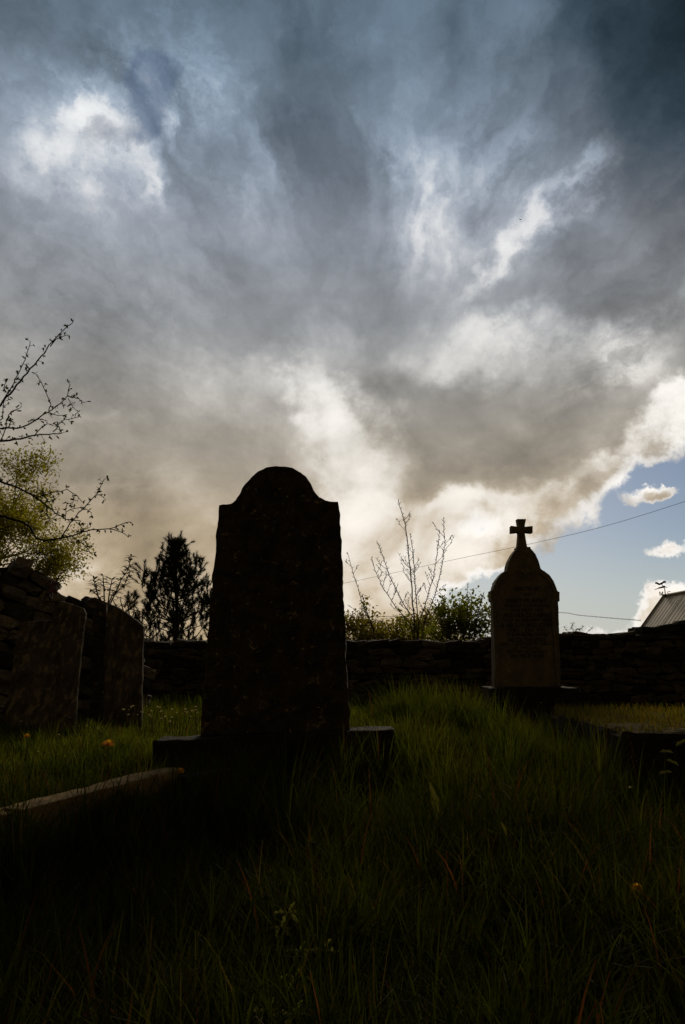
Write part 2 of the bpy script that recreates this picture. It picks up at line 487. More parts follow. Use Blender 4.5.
def blades(xs, ys, h, width, lean, seg, cols, az=None, droop=1.0):
    """numpy arrays of curved, tapering grass blades"""
    n = len(xs)
    zs = np.array([ground_z(a, b) for a, b in zip(xs, ys)])
    if az is None: az = rng.uniform(0, 2 * np.pi, n)
    bend = np.abs(rng.normal(lean, .40, n)).clip(.05, 2.6)
    dirx, diry = np.cos(az), np.sin(az)
    face = az + np.pi / 2 + rng.normal(0, .35, n)
    sx, sy = np.cos(face), np.sin(face)
    V = np.zeros((n, (seg + 1) * 2, 3), np.float32)
    px, py, pz = xs.copy(), ys.copy(), zs - .01
    ang = rng.uniform(0, .35, n)
    kink = rng.random(n) < .10
    kpos = rng.integers(1, seg, n)
    for k in range(seg + 1):
        tt = k / seg
        w = width * (1 - tt ** 1.8) * .5 * min(1.0, .45 + tt * 1.6) + .0003
        V[:, 2 * k, 0], V[:, 2 * k, 1], V[:, 2 * k, 2] = px - sx * w, py - sy * w, pz
        V[:, 2 * k + 1, 0], V[:, 2 * k + 1, 1], V[:, 2 * k + 1, 2] = px + sx * w, py + sy * w, pz + w * .35
        st = h / seg
        px = px + dirx * np.sin(ang) * st; py = py + diry * np.sin(ang) * st; pz = pz + np.cos(ang) * st
        ang = ang + bend / seg * (0.4 + 1.2 * tt) + np.where(kink & (kpos == k), 1.1, 0.0)
    base = np.arange(n)[:, None, None] * ((seg + 1) * 2)
    quad = np.array([[2 * k, 2 * k + 1, 2 * k + 3, 2 * k + 2] for k in range(seg)])[None]
    Fc = (base + quad).reshape(-1, 4)
    C = np.repeat(cols, (seg + 1) * 2, axis=0)
    return V.reshape(-1, 3), Fc, C


def blade_cols(xs, ys, dry, red, gold=0.0):
    n = len(xs)
    u = rng.random(n)
    g1, g2, g3 = np.array([.030, .040, .005]), np.array([.092, .098, .010]), np.array([.14, .115, .018])
    k = np.clip(.42 + .5 * clump_noise(xs, ys, 2.2, 2.0) + rng.normal(0, .25, n), 0, 1)[:, None]
    c = g1 * (1 - k) + g2 * k
    y_ = np.clip(clump_noise(xs, ys, 3.1, 9.0) * 1.2 + rng.normal(-.1, .3, n), 0, 1)[:, None] * .6
    c = c * (1 - y_) + g3 * y_
    # light painted into the blade colour: shaded in front, lit round the graves
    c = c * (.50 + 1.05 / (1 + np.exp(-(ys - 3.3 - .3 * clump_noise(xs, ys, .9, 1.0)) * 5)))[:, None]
    d = u < dry
    c[d] = np.array([.085, .055, .018]) * rng.uniform(.4, 1.1, (d.sum(), 1))
    r = (u >= dry) & (u < dry + red)
    c[r] = np.array([.11, .035, .015]) * rng.uniform(.5, 1.2, (r.sum(), 1))
    if gold:
        q_ = rng.random(n) < gold
        c[q_] = np.array([.25, .165, .035]) * rng.uniform(.5, 1.1, (q_.sum(), 1))
    return np.concatenate([c, np.ones((n, 1))], 1)


def scatter(n, y0, y1, half0=.75, bias=1.0):
    ys = y0 + (y1 - y0) * rng.random(n) ** bias
    xs = (rng.random(n) * 2 - 1) * (ys * half0 + .25)
    return xs, ys


def clump_noise(xs, ys, s, off=0.0):
    return np.array([mnoise.noise((a * s + off, b * s, off)) for a, b in zip(xs, ys)])


def clumped(n, y0, y1, per, rad, half0=.75, bias=1.0):
    """blades that leave tufts outward"""
    m = n // per
    cx_, cy_ = scatter(m, y0, y1, half0, bias)
    i = rng.integers(0, m, n)
    r = np.abs(rng.normal(0, rad, n)); a = rng.uniform(0, 2 * np.pi, n)
    return cx_[i] + np.cos(a) * r, cy_[i] + np.sin(a) * r, a + rng.normal(0, .5, n), (.45 + 1.25 * rng.random(m) ** 1.6)[i]


def make_grass():
    parts = []
    def put(xs, ys, h, w, lean, seg, dry, red, az=None, k=1.0, gold=0.0, keep=True):
        ok = np.ones(len(xs), bool)
        if keep:
            for (x0, x1, y0, y1) in KEEP_OUT:
                ok &= ~((xs > x0) & (xs < x1) & (ys > y0) & (ys < y1))
        kk = np.broadcast_to(k, xs.shape)[ok]
        if az is not None: az = az[ok]
        xs, ys = xs[ok], ys[ok]
        hh = np.minimum(h(xs, ys) * kk, np.where(ys < 2.2, .27, .42))
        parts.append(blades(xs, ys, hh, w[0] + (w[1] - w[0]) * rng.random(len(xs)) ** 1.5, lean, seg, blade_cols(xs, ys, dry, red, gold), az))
    def height(base, amp):
        def f(xs, ys):
            k = clump_noise(xs, ys, 1.6) * .6 + clump_noise(xs, ys, 5.0, 4.0) * .4
            hh = base * (1 + amp * k * 1.6)
            # taller tussocks between the graves, short lawn on the left, thin growth in front of the plinth
            m = np.exp(-(((xs - .50) / .4) ** 2 + ((ys - 4.3) / .7) ** 2))
            lawn = 1 / (1 + np.exp((xs - (-.93 + (ys - 1.95) * .42)) * 14)) * (1 / (1 + np.exp(-(ys - 2.0) * 8)))
            lawn = np.maximum(lawn, 1 / (1 + np.exp((xs + .55) * 9)) * (1 / (1 + np.exp(-(ys - 3.1) * 6))))
            fr = np.exp(-(((xs + .33) / .62) ** 4 + ((ys - 3.15) / .38) ** 4))
            hh = hh * (1 + .12 * m) * (1 - .55 * lawn) * (1 + .05 * fr)
            # low turf right of the cross grave
            hh = hh * (1 - .45 / (1 + np.exp(-(xs - 2.0) * 5)))
            near = np.exp(-(((xs - .05) / .42) ** 4 + ((ys - 3.15) / .30) ** 4))
            hh = hh * (1 - .25 * near)
            cap = np.where(ys < 2.2, .26, .40)
            return np.minimum(hh * rng.uniform(.5, 1.25, len(xs)), cap)
        return f
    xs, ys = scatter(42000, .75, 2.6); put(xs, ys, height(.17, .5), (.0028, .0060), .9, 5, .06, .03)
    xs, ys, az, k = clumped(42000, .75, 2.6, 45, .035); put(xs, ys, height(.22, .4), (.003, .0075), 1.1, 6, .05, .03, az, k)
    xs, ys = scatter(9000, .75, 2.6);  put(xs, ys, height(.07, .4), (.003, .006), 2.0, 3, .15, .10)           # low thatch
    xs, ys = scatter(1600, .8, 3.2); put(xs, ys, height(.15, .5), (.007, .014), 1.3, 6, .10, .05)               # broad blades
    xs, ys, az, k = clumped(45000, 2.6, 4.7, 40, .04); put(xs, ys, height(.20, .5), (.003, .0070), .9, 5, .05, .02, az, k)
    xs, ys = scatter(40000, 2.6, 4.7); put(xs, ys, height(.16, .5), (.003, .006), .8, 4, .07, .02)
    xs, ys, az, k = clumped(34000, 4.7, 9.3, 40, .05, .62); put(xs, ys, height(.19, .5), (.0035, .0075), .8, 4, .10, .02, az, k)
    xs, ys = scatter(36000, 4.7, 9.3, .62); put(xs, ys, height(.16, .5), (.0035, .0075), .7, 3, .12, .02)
    # the tussocks between the graves
    n, m = 17000, 110
    cx_, cy_ = rng.normal(.50, .27, m), rng.normal(4.2, .36, m)
    i = rng.integers(0, m, n); a = rng.uniform(0, 2 * np.pi, n); r = np.abs(rng.normal(0, .05, n))
    put(cx_[i] + np.cos(a) * r, cy_[i] + np.sin(a) * r, height(.19, .5), (.003, .0065), 1.0, 5, .06, .02, a + rng.normal(0, .4, n), rng.uniform(.6, 1.5, m)[i])
    # seeding stems
    xs, ys = scatter(700, 2.8, 7.5, .6); put(xs, ys, height(.30, .4), (.0018, .0026), .5, 5, .8, .1)
    # parched grass on and behind the mossy ledge
    x0, x1, y0, y1 = LEDGE
    n = 20000
    xs, ys = rng.uniform(x0 - .05, x1, n), y0 + .04 + (y1 + .5 - y0) * rng.random(n)
    global ground_z
    g_old = ground_z
    def on_ledge(x, y): return max(g_old(x, y), .165) if (x0 < x < x1 and y0 < y < y1) else g_old(x, y)
    ground_z = on_ledge
    put(xs, ys, lambda a_, b_: rng.uniform(.02, .06, len(a_)) * (.7 + .8 * (b_ - y0)), (.002, .004), 1.4, 3, .25, .05, gold=.55, keep=False)
    ground_z = g_old
    V, Fc, C, off = [], [], [], 0
    for v, f, c in parts:
        V.append(v); Fc.append(f + off); C.append(c); off += len(v)
    V, Fc, C = np.concatenate(V), np.concatenate(Fc), np.concatenate(C)
    me = bpy.data.meshes.new('grass')
    me.vertices.add(len(V)); me.vertices.foreach_set('co', V.ravel().astype(np.float32))
    me.loops.add(len(Fc) * 4); me.loops.foreach_set('vertex_index', Fc.ravel().astype(np.int32))
    me.polygons.add(len(Fc))
    me.polygons.foreach_set('loop_start', np.arange(0, len(Fc) * 4, 4, dtype=np.int32))
    me.update(calc_edges=True)
    at_ = me.color_attributes.new('tint', 'FLOAT_COLOR', 'POINT')
    at_.data.foreach_set('color', C.ravel().astype(np.float32))
    me.materials.append(leaf_mat('grass_blade', None, .52, attr='tint', rough=.55, gloss=.012))
    return tag(link('grass', me), kind='stuff')

# ------------------------------------------------------------------ graves
def outline_solid(name, pts, y0, thick, mat, parent=None, cell=.03, rough=.004, round_=.012, lean=0.0, seed=0, z_lean=0.0):
    """a slab with a given outline (x, z): gridded faces so that its surface and edges can be worn"""
    bm = bmesh.new()
    vs = [bm.verts.new((x, 0, z)) for x, z in pts]
    f = bm.faces.new(vs)
    bm.normal_update()
    if f.normal.y > 0: f.normal_flip()
    # slice into cells
    xs = [p[0] for p in pts]; zs = [p[1] for p in pts]
    x = min(xs) + cell
    while x < max(xs) - cell * .4:
        bmesh.ops.bisect_plane(bm, geom=bm.verts[:] + bm.edges[:] + bm.faces[:], plane_co=(x, 0, 0), plane_no=(1, 0, 0)); x += cell
    z = min(zs) + cell
    while z < max(zs) - cell * .4:
        bmesh.ops.bisect_plane(bm, geom=bm.verts[:] + bm.edges[:] + bm.faces[:], plane_co=(0, 0, z), plane_no=(0, 0, 1)); z += cell
    bmesh.ops.dissolve_degenerate(bm, dist=.0008, edges=bm.edges[:])
    border = [e for e in bm.edges if e.is_boundary]
    r = bmesh.ops.extrude_face_region(bm, geom=bm.faces[:])
    back = [v for v in r['geom'] if isinstance(v, bmesh.types.BMVert)]
    for v in back: v.co.y += thick
    bmesh.ops.recalc_face_normals(bm, faces=bm.faces[:])
    edges = [e for e in bm.edges if len(e.link_faces) == 2 and e.calc_face_angle(0) > 1.0 and abs(e.verts[0].co.y - e.verts[1].co.y) < 1e-6]
    if round_ > 0:
        bmesh.ops.bevel(bm, geom=edges, offset=round_, segments=2, profile=.6, affect='EDGES')
    if rough > 0:
        bm.normal_update()
        for v in bm.verts:
            p_ = Vector((v.co.x, v.co.y * 1.3, v.co.z))
            k = mnoise.noise(p_ * 9 + Vector((seed, 0, 0))) * .6 + mnoise.noise(p_ * 26 + Vector((0, seed, 0))) * .5
            v.co += v.normal * rough * k * 2
    for v in bm.verts:
        h = v.co.z - min(zs)
        v.co.y += y0 + h * lean
    if parent is not None:
        pass
    return from_bm(name, bm, mat, parent, smooth=False)


def box_bm(x0, x1, y0, y1, z0, z1, cell=.05, bev=.008, rough=.003, seed=0.0):
    bm = bmesh.new()
    bmesh.ops.create_cube(bm, size=1)
    for v in bm.verts:
        v.co = Vector(((x0 + x1) / 2 + v.co.x * (x1 - x0), (y0 + y1) / 2 + v.co.y * (y1 - y0), (z0 + z1) / 2 + v.co.z * (z1 - z0)))
    for ax, (a, b) in enumerate(((x0, x1), (y0, y1), (z0, z1))):
        n = int((b - a) / cell)
        for i in range(1, n):
            no = [0, 0, 0]; no[ax] = 1
            co = [0, 0, 0]; co[ax] = a + (b - a) * i / n
            bmesh.ops.bisect_plane(bm, geom=bm.verts[:] + bm.edges[:] + bm.faces[:], plane_co=co, plane_no=no)
    ed = [e for e in bm.edges if e.calc_face_angle(0) > 1.0]
    if bev: bmesh.ops.bevel(bm, geom=ed, offset=bev, segments=2, profile=.6, affect='EDGES')
    bm.normal_update()
    for v in bm.verts:
        k = mnoise.noise(v.co * 8 + Vector((seed, 0, 0))) * .7 + mnoise.noise(v.co * 25 + Vector((0, seed, 0))) * .5
        v.co += v.normal * rough * k * 2
    return bm


def pxz(lst, Y):
    r = []
    for px, py in lst:
        p_ = at(px, py, Y); r.append((p_.x, p_.z))
    return r


# the big dark headstone
HY = 3.47
hp = pxz([(200, 737), (204, 680), (208, 627), (213, 570), (219, 505), (224, 504), (230, 503), (235, 499), (239, 494), (243, 488), (247, 482.5), (252, 476), (258, 470.5),
          (266, 466), (276, 464.5), (285, 465), (293, 467.5), (300, 471.5), (306, 477), (310, 483), (314, 490), (319, 497), (326, 500), (337.5, 501.5),
          (340, 512), (342, 560), (344, 606), (347, 668), (350, 730)], HY)
zb = min(z for x, z in hp)
T = thing('headstone', 'tall dark headstone with a rounded top and square shoulders, nearest the camera', 'gravestone', (hp[0][0] * .5 + hp[-1][0] * .5, HY, zb))
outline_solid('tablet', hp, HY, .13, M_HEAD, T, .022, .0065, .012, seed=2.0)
# its plinth, sunk a little to the left
a, b = at(152, 741, 3.40), at(394.5, 729, 3.40)
bm = box_bm(a.x, b.x, 0, .185, -.36, 0, .04, .012, .006, 3.0)
sl = (b.z - a.z) / (b.x - a.x)
for v in bm.verts:
    v.co.z += a.z + (v.co.x - a.x) * sl
    v.co.y += 3.40
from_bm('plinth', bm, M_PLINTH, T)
KEEP_OUT.append((a.x, b.x, 3.39, 3.65))

# the grave kerb in the left foreground
def kerb(label, A, B, w, z0, seed, mat=M_KERB, up=0.0):
    d = B - A
    L_ = math.hypot(d.x, d.y)
    bm = box_bm(0, L_, 0, w, z0, 0, .04, .007, .004, seed)
    an = math.atan2(d.y, d.x)
    for v in bm.verts:
        x, y, z = v.co
        v.co = Vector((A.x + x * math.cos(an) - y * math.sin(an), A.y + x * math.sin(an) + y * math.cos(an), A.z + (B.z - A.z) * x / L_ + z))
    o = from_bm('kerb_stone', bm, mat)
    return tag(o, label, 'kerb stone', 'kerb stones of the left grave')
kz = .105
def on_z(px, py, z):
    d = pdir(px, py); s_ = (z - CAM.z) / d.z
    return CAM + d * s_
kerb('long kerb stone running from the left edge towards the dark headstone plinth', on_z(24, 809, kz), on_z(184, 768, kz), .085, -.24, 1.5)
kerb('short pale kerb stone lying at the left edge of the photo', on_z(-60, 825, kz - .01), on_z(21, 811, kz - .01), .09, -.2, 5.5)
kerb('dark kerb stone half buried in grass below the headstone plinth', on_z(190, 777, kz - .015), on_z(236, 768, kz - .015), .07, -.2, 8.5, M_PLINTH)

# the grave with the cross
RY = 6.66
rp = pxz([(494.6, 684), (494.2, 640), (493.4, 602), (491.2, 600.3), (491, 590.6), (493.2, 589.4), (494.2, 586), (496.7, 580), (501, 574.2), (504, 571.7), (507.3, 570), (508, 566), (509.4, 560.5),
          (512.7, 554), (515.3, 550.6), (517.4, 548.2), (531, 548.2), (533, 550.3), (535.6, 554), (539, 561), (540.6, 566.5), (541.2, 569.4), (545, 571.2), (549.4, 574.4), (553.6, 580),
          (556.4, 587), (557.7, 591), (560, 592), (560.2, 601), (558.6, 602.2), (559.6, 640), (561, 684)], RY)
TB = .256
T2 = thing('cross_headstone', 'inscribed headstone topped by a small stone cross, standing before the back wall', 'gravestone', ((rp[0][0] + rp[-1][0]) / 2, RY, TB - .45))
rp[0] = (rp[0][0], TB); rp[-1] = (rp[-1][0], TB)
outline_solid('tablet', rp, RY, .15, M_GREY, T2, .03, .0025, .010, seed=7.0)
# raised moulded border: a thinner tablet edge is proud of the panel
def strip(name, outer, inner, y0, thick, mat, parent):
    bm = bmesh.new()
    n = len(outer)
    rings = []
    for yy in (y0, y0 + thick):
        rings.append([bm.verts.new((x, yy, z)) for x, z in outer])
        rings.append([bm.verts.new((x, yy, z)) for x, z in inner])
    o0, i0, o1, i1 = rings
    for k in range(n - 1):
        bm.faces.new((o0[k], o0[k + 1], i0[k + 1], i0[k]))
        bm.faces.new((o1[k], i1[k], i1[k + 1], o1[k + 1]))
        bm.faces.new((o0[k], o1[k], o1[k + 1], o0[k + 1]))
        bm.faces.new((i0[k], i0[k + 1], i1[k + 1], i1[k]))
    bm.faces.new((o0[0], i0[0], i1[0], o1[0])); bm.faces.new((o0[-1], o1[-1], i1[-1], i0[-1]))
    bmesh.ops.recalc_face_normals(bm, faces=bm.faces[:])
    return from_bm(name, bm, mat, parent)
cxm = sum(x for x, z in rp) / len(rp)
lx0, lx1 = rp[0][0], rp[-1][0]
outer = [(lx0 + .012, TB + .01), (lx0 + .010, 1.02)] + pxz([(494.5, 590.5), (496, 585.5), (498.5, 580.5), (502.2, 576), (505, 573.4), (508.5, 571.2)], RY) + \
        pxz([(541, 571), (544.6, 573), (548.2, 576), (551.9, 581), (554.9, 587.5), (556.4, 592)], RY) + [(lx1 - .022, 1.02), (lx1 - .012, TB + .01)]
inner = [(x + (.028 if x < cxm else -.028) * (1 if i_ in (0, 1, 2, 3, len(outer) - 4, len(outer) - 3, len(outer) - 2, len(outer) - 1) else .7), z - (.026 if 3 < i_ < len(outer) - 4 else .0)) for i_, (x, z) in enumerate(outer)]
strip('moulding', outer[:8], inner[:8], RY - .014, .02, M_GREY, T2)
strip('moulding', outer[8:], inner[8:], RY - .014, .02, M_GREY, T2)
cp = pxz([(518.3, 549), (519.2, 541), (519.8, 532.6), (519.2, 531.4), (512, 532.3), (512, 525), (519.2, 526), (519.4, 524.8), (518.2, 518.2), (527, 518.2), (525.8, 524.8), (526, 526), (533.7, 525.2),
          (533.7, 532.2), (526, 531.4), (525.8, 532.6), (527.2, 541), (528.8, 549)], RY)
outline_solid('cross', cp, RY + .03, .085, M_GREY, T2, .04, .001, .006, seed=9.0)
bm = box_bm(at(517.4, 548, RY).x, at(531, 548, RY).x, RY + .01, RY + .14, at(520, 549.6, RY).z, at(520, 546.6, RY).z, .05, .004, .001)
from_bm('cross_foot', bm, M_GREY, T2)
# carved heart with rays
hc = at(525.5, 571.5, RY)
bm = bmesh.new()
hv = []
for k in range(28):
    t_ = 2 * math.pi * k / 28
    hv.append((16 * math.sin(t_) ** 3, 13 * math.cos(t_) - 5 * math.cos(2 * t_) - 2 * math.cos(3 * t_) - math.cos(4 * t_)))
for sc, dy_ in ((.0030, 0.0), (.0027, -.012), (.0014, -.020)):
    pass
ringv = [[bm.verts.new((hc.x + x * sc, RY + .004 + dy_, hc.z - .01 + z * sc)) for x, z in hv] for sc, dy_ in ((.0031, .0), (.0028, -.014), (.0014, -.024))]
for r0, r1 in zip(ringv, ringv[1:]):
    for k in range(28): bm.faces.new((r0[k], r0[(k + 1) % 28], r1[(k + 1) % 28], r1[k]))
bm.faces.new(ringv[-1])
bmesh.ops.recalc_face_normals(bm, faces=bm.faces[:])
hrt = from_bm('carved_heart', bm, M_GREY, T2)
mb = MB()
for k in range(16):
    t_ = 2 * math.pi * k / 16
    d_ = Vector((math.sin(t_), 0, math.cos(t_))); s_ = Vector((d_.z, 0, -d_.x))
    c_ = Vector((hc.x, RY - .001, hc.z - .008))
    r0, r1 = .056, .078 if k % 2 else .088
    vs = [c_ + d_ * r0 - s_ * .007, c_ + d_ * r0 + s_ * .007, c_ + d_ * r1 + s_ * .002, c_ + d_ * r1 - s_ * .002]
    mb.add([v + Vector((0, .006, 0)) for v in vs] + [v + Vector((0, -.008, 0)) for v in vs], [(4, 5, 6, 7), (0, 1, 5, 4), (1, 2, 6, 5), (2, 3, 7, 6), (3, 0, 4, 7)])
mb.build('carved_rays', M_GREY, T2)
# the lettering, cut and blacked, too worn to read in places
LINES = [("ERECTED BY", 588.5, 24, 4.0), ("IN", 594.6, 5, 3.6), ("MARY MURPHY", 600.6, 38, 5.6), ("WHO DIED AT WATERFORD", 605.6, 44, 3.9), ("10 AUGUST 1875", 610.0, 31, 3.9),
         ("AND HER CATHERINE", 615.2, 46, 5.4), ("DIED 24 JANUARY 1880", 620.0, 46, 4.0), ("& HER SON JAMES JOSEPH", 625.0, 50, 5.2), ("DIED 1 JULY 1899", 629.7, 34, 3.9), ("AT DUNGARVAN, IRELAND", 634.2, 40, 4.2),
         ("ALSO THOMAS", 639.6, 36, 5.2), ("DIED 15 DECEMBER 1903 AGED 61", 643.8, 50, 3.2), ("AT THIS PLACE", 647.4, 26, 3.2), ("MAY THEY REST IN PEACE", 651.8, 38, 3.9), ("ERECTED BY JOHN", 656.0, 32, 3.6)]
dg = None
mb = MB()
for txt, py, wpx, hpx in LINES:
    cu = bpy.data.curves.new('line', 'FONT')
    cu.body = txt; cu.align_x = 'CENTER'; cu.size = 1.0; cu.resolution_u = 2
    ob = bpy.data.objects.new('line', cu); COL.objects.link(ob)
    bpy.context.view_layer.update()
    me = bpy.data.meshes.new_from_object(ob.evaluated_get(bpy.context.evaluated_depsgraph_get()))
    co = [v.co.copy() for v in me.vertices]
    fs = [tuple(p_.vertices) for p_ in me.polygons]
    bpy.data.objects.remove(ob); bpy.data.curves.remove(cu); bpy.data.meshes.remove(me)
    x0_, x1_ = min(v.x for v in co), max(v.x for v in co)
    z1_ = max(v.y for v in co)
    cc = at(527.0, py, RY)
    W_, H_ = wpx * RY / F_PX * 1.02, hpx * .82 * RY / F_PX
    mb.add([(cc.x + (v.x - (x0_ + x1_) / 2) / (x1_ - x0_) * W_, RY - .0065, cc.z + (v.y / z1_ - .5) * H_) for v in co], fs)
o = mb.build('inscription', M_INK, T2)
# plinth
x0_, x1_ = at(490, 688, 6.5).x, at(578.5, 688, 6.5).x
from_bm('plinth', box_bm(x0_, x1_, 6.5, 6.9, -.4, TB, .06, .010, .003, 4.0), M_PLINTH, T2)
KEEP_OUT.append((x0_, x1_, 6.5, 6.9))

# the low mossy ledge on the right
A0 = on_z(622, 731, .17)
bm = box_bm(A0.x, A0.x + 1.6, A0.y, A0.y + 1.2, -.32, .17, .07, .03, .016, 12.0)
bm.normal_update()
for f_ in bm.faces: f_.material_index = 0 if f_.normal.z > .55 else 1
tag(from_bm('ledger_slab', bm, [M_MOSS, M_PLINTH]), 'low flat grave slab with an ochre mossy top at the right edge', 'grave slab')
LEDGE = (A0.x, A0.x + 1.6, A0.y, A0.y + 1.2)
KEEP_OUT.append(LEDGE)

# slabs propped against the left wall
def slab(label, pxs, Yb, Yt, thick, seed, mat=M_SLAB):
    ys = [p_[1] for p_ in pxs]
    y0, y1 = max(ys), min(ys)
    pts3 = [at(a_, b_, Yb + (Yt - Yb) * (y0 - b_) / (y0 - y1)) for a_, b_ in pxs]
    # in the leaning plane: x and height, then sheared back
    zs = [p_.z for p_ in pts3]
    k = (Yt - Yb) / (max(zs) - min(zs))
    o = outline_solid('leaning_slab', [(p_.x, p_.z) for p_ in pts3], Yb, thick, mat, None, .04, .006, .005, lean=k, seed=seed)
    return tag(o, label, 'grave slab', 'old grave slabs leaning on the left wall')
slab('widest leaning slab with a broken upper left corner and pale streaks', [(3, 735), (9, 690), (14, 662), (19.5, 627), (24.5, 622), (40, 621), (52, 620.5), (55, 607), (60.5, 601), (72, 604), (84, 608.5), (85.5, 614), (82, 650), (78, 690), (74, 735)], 5.2, 5.72, .035, 1.0)
slab('leaning slab with a sloping top, rightmost against the left wall', [(102, 735), (104, 690), (105.5, 650), (107.5, 604), (116, 606), (128, 614), (138, 621), (144, 627), (143, 660), (141, 735)], 5.55, 5.95, .035, 3.0)
slab('narrow dark slab wedged between two wider leaning slabs', [(89, 735), (91, 680), (92.5, 609), (99, 605.5), (106, 604.5), (107, 640), (104, 735)], 5.75, 6.0, .045, 6.0, M_HEAD)

# ------------------------------------------------------------------ dry stone walls
def rock(mb, c, ex, ey, ez, L_, H_, Dp, seed):
    """one rough building stone: a rounded box of 3x2x3 cells, knocked about"""
    nx_, nz_, ny_ = 4, 3, 2
    bm = bmesh.new()
    bmesh.ops.create_cube(bm, size=1)
    bmesh.ops.subdivide_edges(bm, edges=bm.edges[:], cuts=2, use_grid_fill=True)
    sd = Vector((seed * 1.7, seed * .3, seed * 2.9))
    tap = random.uniform(-.25, .25); sk = random.uniform(-.2, .2)
    vs = []
    for v in bm.verts:
        p_ = v.co.copy()
        r = max(abs(p_.x), abs(p_.y), abs(p_.z)) * 2
        q_ = p_.normalized() * .62
        p_ = p_.lerp(q_, .33)
        k = 1 + .22 * mnoise.noise(p_ * 2.6 + sd)
        p_ *= k
        p_.z *= 1 + tap * p_.x * 2
        p_.x += sk * p_.z
        p_.y += .10 * mnoise.noise(p_ * 5 + sd)
        vs.append(c + ex * (p_.x * L_) + ey * (p_.y * Dp) + ez * (p_.z * H_))
    mb.add(vs, [tuple(v.index for v in f.verts) for f in bm.faces])
    bm.free()


def wall(name, label, path, thick, course, length, tilt=0.0, mat=M_WALL, seed=0, zbot=-.15, group=None):
    """path: (x, y, top z); stones in rough courses on the face toward the churchyard and along the top, over an earth core"""
    random.seed(seed)
    st, core = MB(), MB()
    S = [0.0]
    for a_, b_ in zip(path, path[1:]): S.append(S[-1] + math.hypot(b_[0] - a_[0], b_[1] - a_[1]))
    def pos(s_):
        s_ = max(0, min(S[-1] - 1e-6, s_))
        i = max(k for k in range(len(S) - 1) if S[k] <= s_)
        u = (s_ - S[i]) / (S[i + 1] - S[i])
        a_, b_ = path[i], path[i + 1]
        tx = Vector((b_[0] - a_[0], b_[1] - a_[1], 0)).normalized()
        return Vector((a_[0] + (b_[0] - a_[0]) * u, a_[1] + (b_[1] - a_[1]) * u, 0)), tx, a_[2] + (b_[2] - a_[2]) * u
    ztop = max(p_[2] for p_ in path)
    ct, sn = math.cos(tilt), math.sin(tilt)
    ext = S[-1] + ztop
    v_ = -ext * abs(sn) + zbot
    while v_ < ztop + ext * abs(sn):
        h = random.uniform(*course)
        u_ = -ext * .5 - random.uniform(0, .2)
        while u_ < ext * 1.5:
            l = random.uniform(*length)
            uc, vc = u_ + l / 2, v_ + h / 2 + random.uniform(-.012, .012)
            s_, z_ = uc * ct + vc * sn, -uc * sn + vc * ct
            u_ += l
            if not 0 <= s_ <= S[-1]: continue
            p_, tx, zt = pos(s_)
            if z_ < zbot or z_ > zt + .005: continue
            ny_ = Vector((tx.y, -tx.x, 0))           # toward the churchyard
            ex = tx * ct - Vector((0, 0, 1)) * sn
            ez = tx * sn + Vector((0, 0, 1)) * ct
            hh = h
            c_ = p_ + Vector((0, 0, z_)) + ny_ * (random.uniform(-.035, .035) - .05)
            ra = random.gauss(0, .10)
            ex, ez = ex * math.cos(ra) - ez * math.sin(ra), ex * math.sin(ra) + ez * math.cos(ra)
            rock(st, c_, ex, ny_, ez, l * random.uniform(.92, 1.08), hh * random.uniform(.88, 1.1), .20, random.random() * 90)
            if z_ > zt - h * 1.4:                    # the top course goes through the thickness
                rock(st, c_ - ny_ * thick * .45, ex, ny_, ez, l * 1.1, hh * 1.1, thick * .5, random.random() * 90)
                rock(st, c_ - ny_ * thick * .85, ex, ny_, ez, l * 1.1, hh * 1.1, thick * .35, random.random() * 90)
        v_ += h * .96
    n = max(2, int(S[-1] / .15))
    fr, bk = [], []
    for k in range(n + 1):
        p_, tx, zt = pos(S[-1] * k / n)
        ny_ = Vector((tx.y, -tx.x, 0))
        zt -= .035
        fr.append((p_ - ny_ * .09, zt)); bk.append((p_ - ny_ * thick, zt))
    vs = []
    for (a_, z1_), (b_, z2_) in zip(fr, bk):
        vs += [(a_.x, a_.y, zbot - .3), (a_.x, a_.y, z1_), (b_.x, b_.y, z2_), (b_.x, b_.y, zbot - .3)]
    fs = [(4 * k + j, 4 * k + j + 4, 4 * k + (j + 1) % 4 + 4, 4 * k + (j + 1) % 4) for k in range(n) for j in range(4)]
    fs += [(0, 1, 2, 3), (4 * n + 3, 4 * n + 2, 4 * n + 1, 4 * n)]
    core.add(vs, fs)
    t_ = thing(name, label, 'wall', (path[0][0], path[0][1], 0), group)
    st.build('stones', mat, t_)
    core.build('earth_core', M_CORE, t_)
    return t_


def tops(lst, Y0, Y1):
    x_lo, x_hi = lst[0][0], lst[-1][0]
    r = []
    for px, py in lst:
        Y = Y0 + (Y1 - Y0) * (px - x_lo) / (x_hi - x_lo)
        p_ = at(px, py, Y); r.append((p_.x, p_.y, p_.z))
    return r

wall('back_wall', 'low rubble stone wall running across behind both headstones', tops([(60, 632), (150, 640), (230, 641), (340, 642), (400, 641), (490, 640), (560, 636), (600, 633), (650, 629.5)], 9.3, 9.0) +
     [tuple(at(657, 626.5, 8.98)), tuple(at(672, 624.5, 8.9)), tuple(at(700, 620, 8.8)), tuple(at(790, 612, 8.4))], .38, (.04, .105), (.09, .34), 0.0, M_WALL_DARK, seed=4, zbot=-.36)
wall('ruined_wall', 'higher ruined wall of tilted stones on the left, slabs leaning against it',
     tops([(-120, 556), (-60, 560), (-10, 563), (20, 562), (40, 567), (50, 576), (58, 590), (70, 596), (86, 601), (104, 604), (128, 618), (150, 640)], 5.7, 6.9), .45, (.08, .15), (.14, .34), R(20), seed=9)

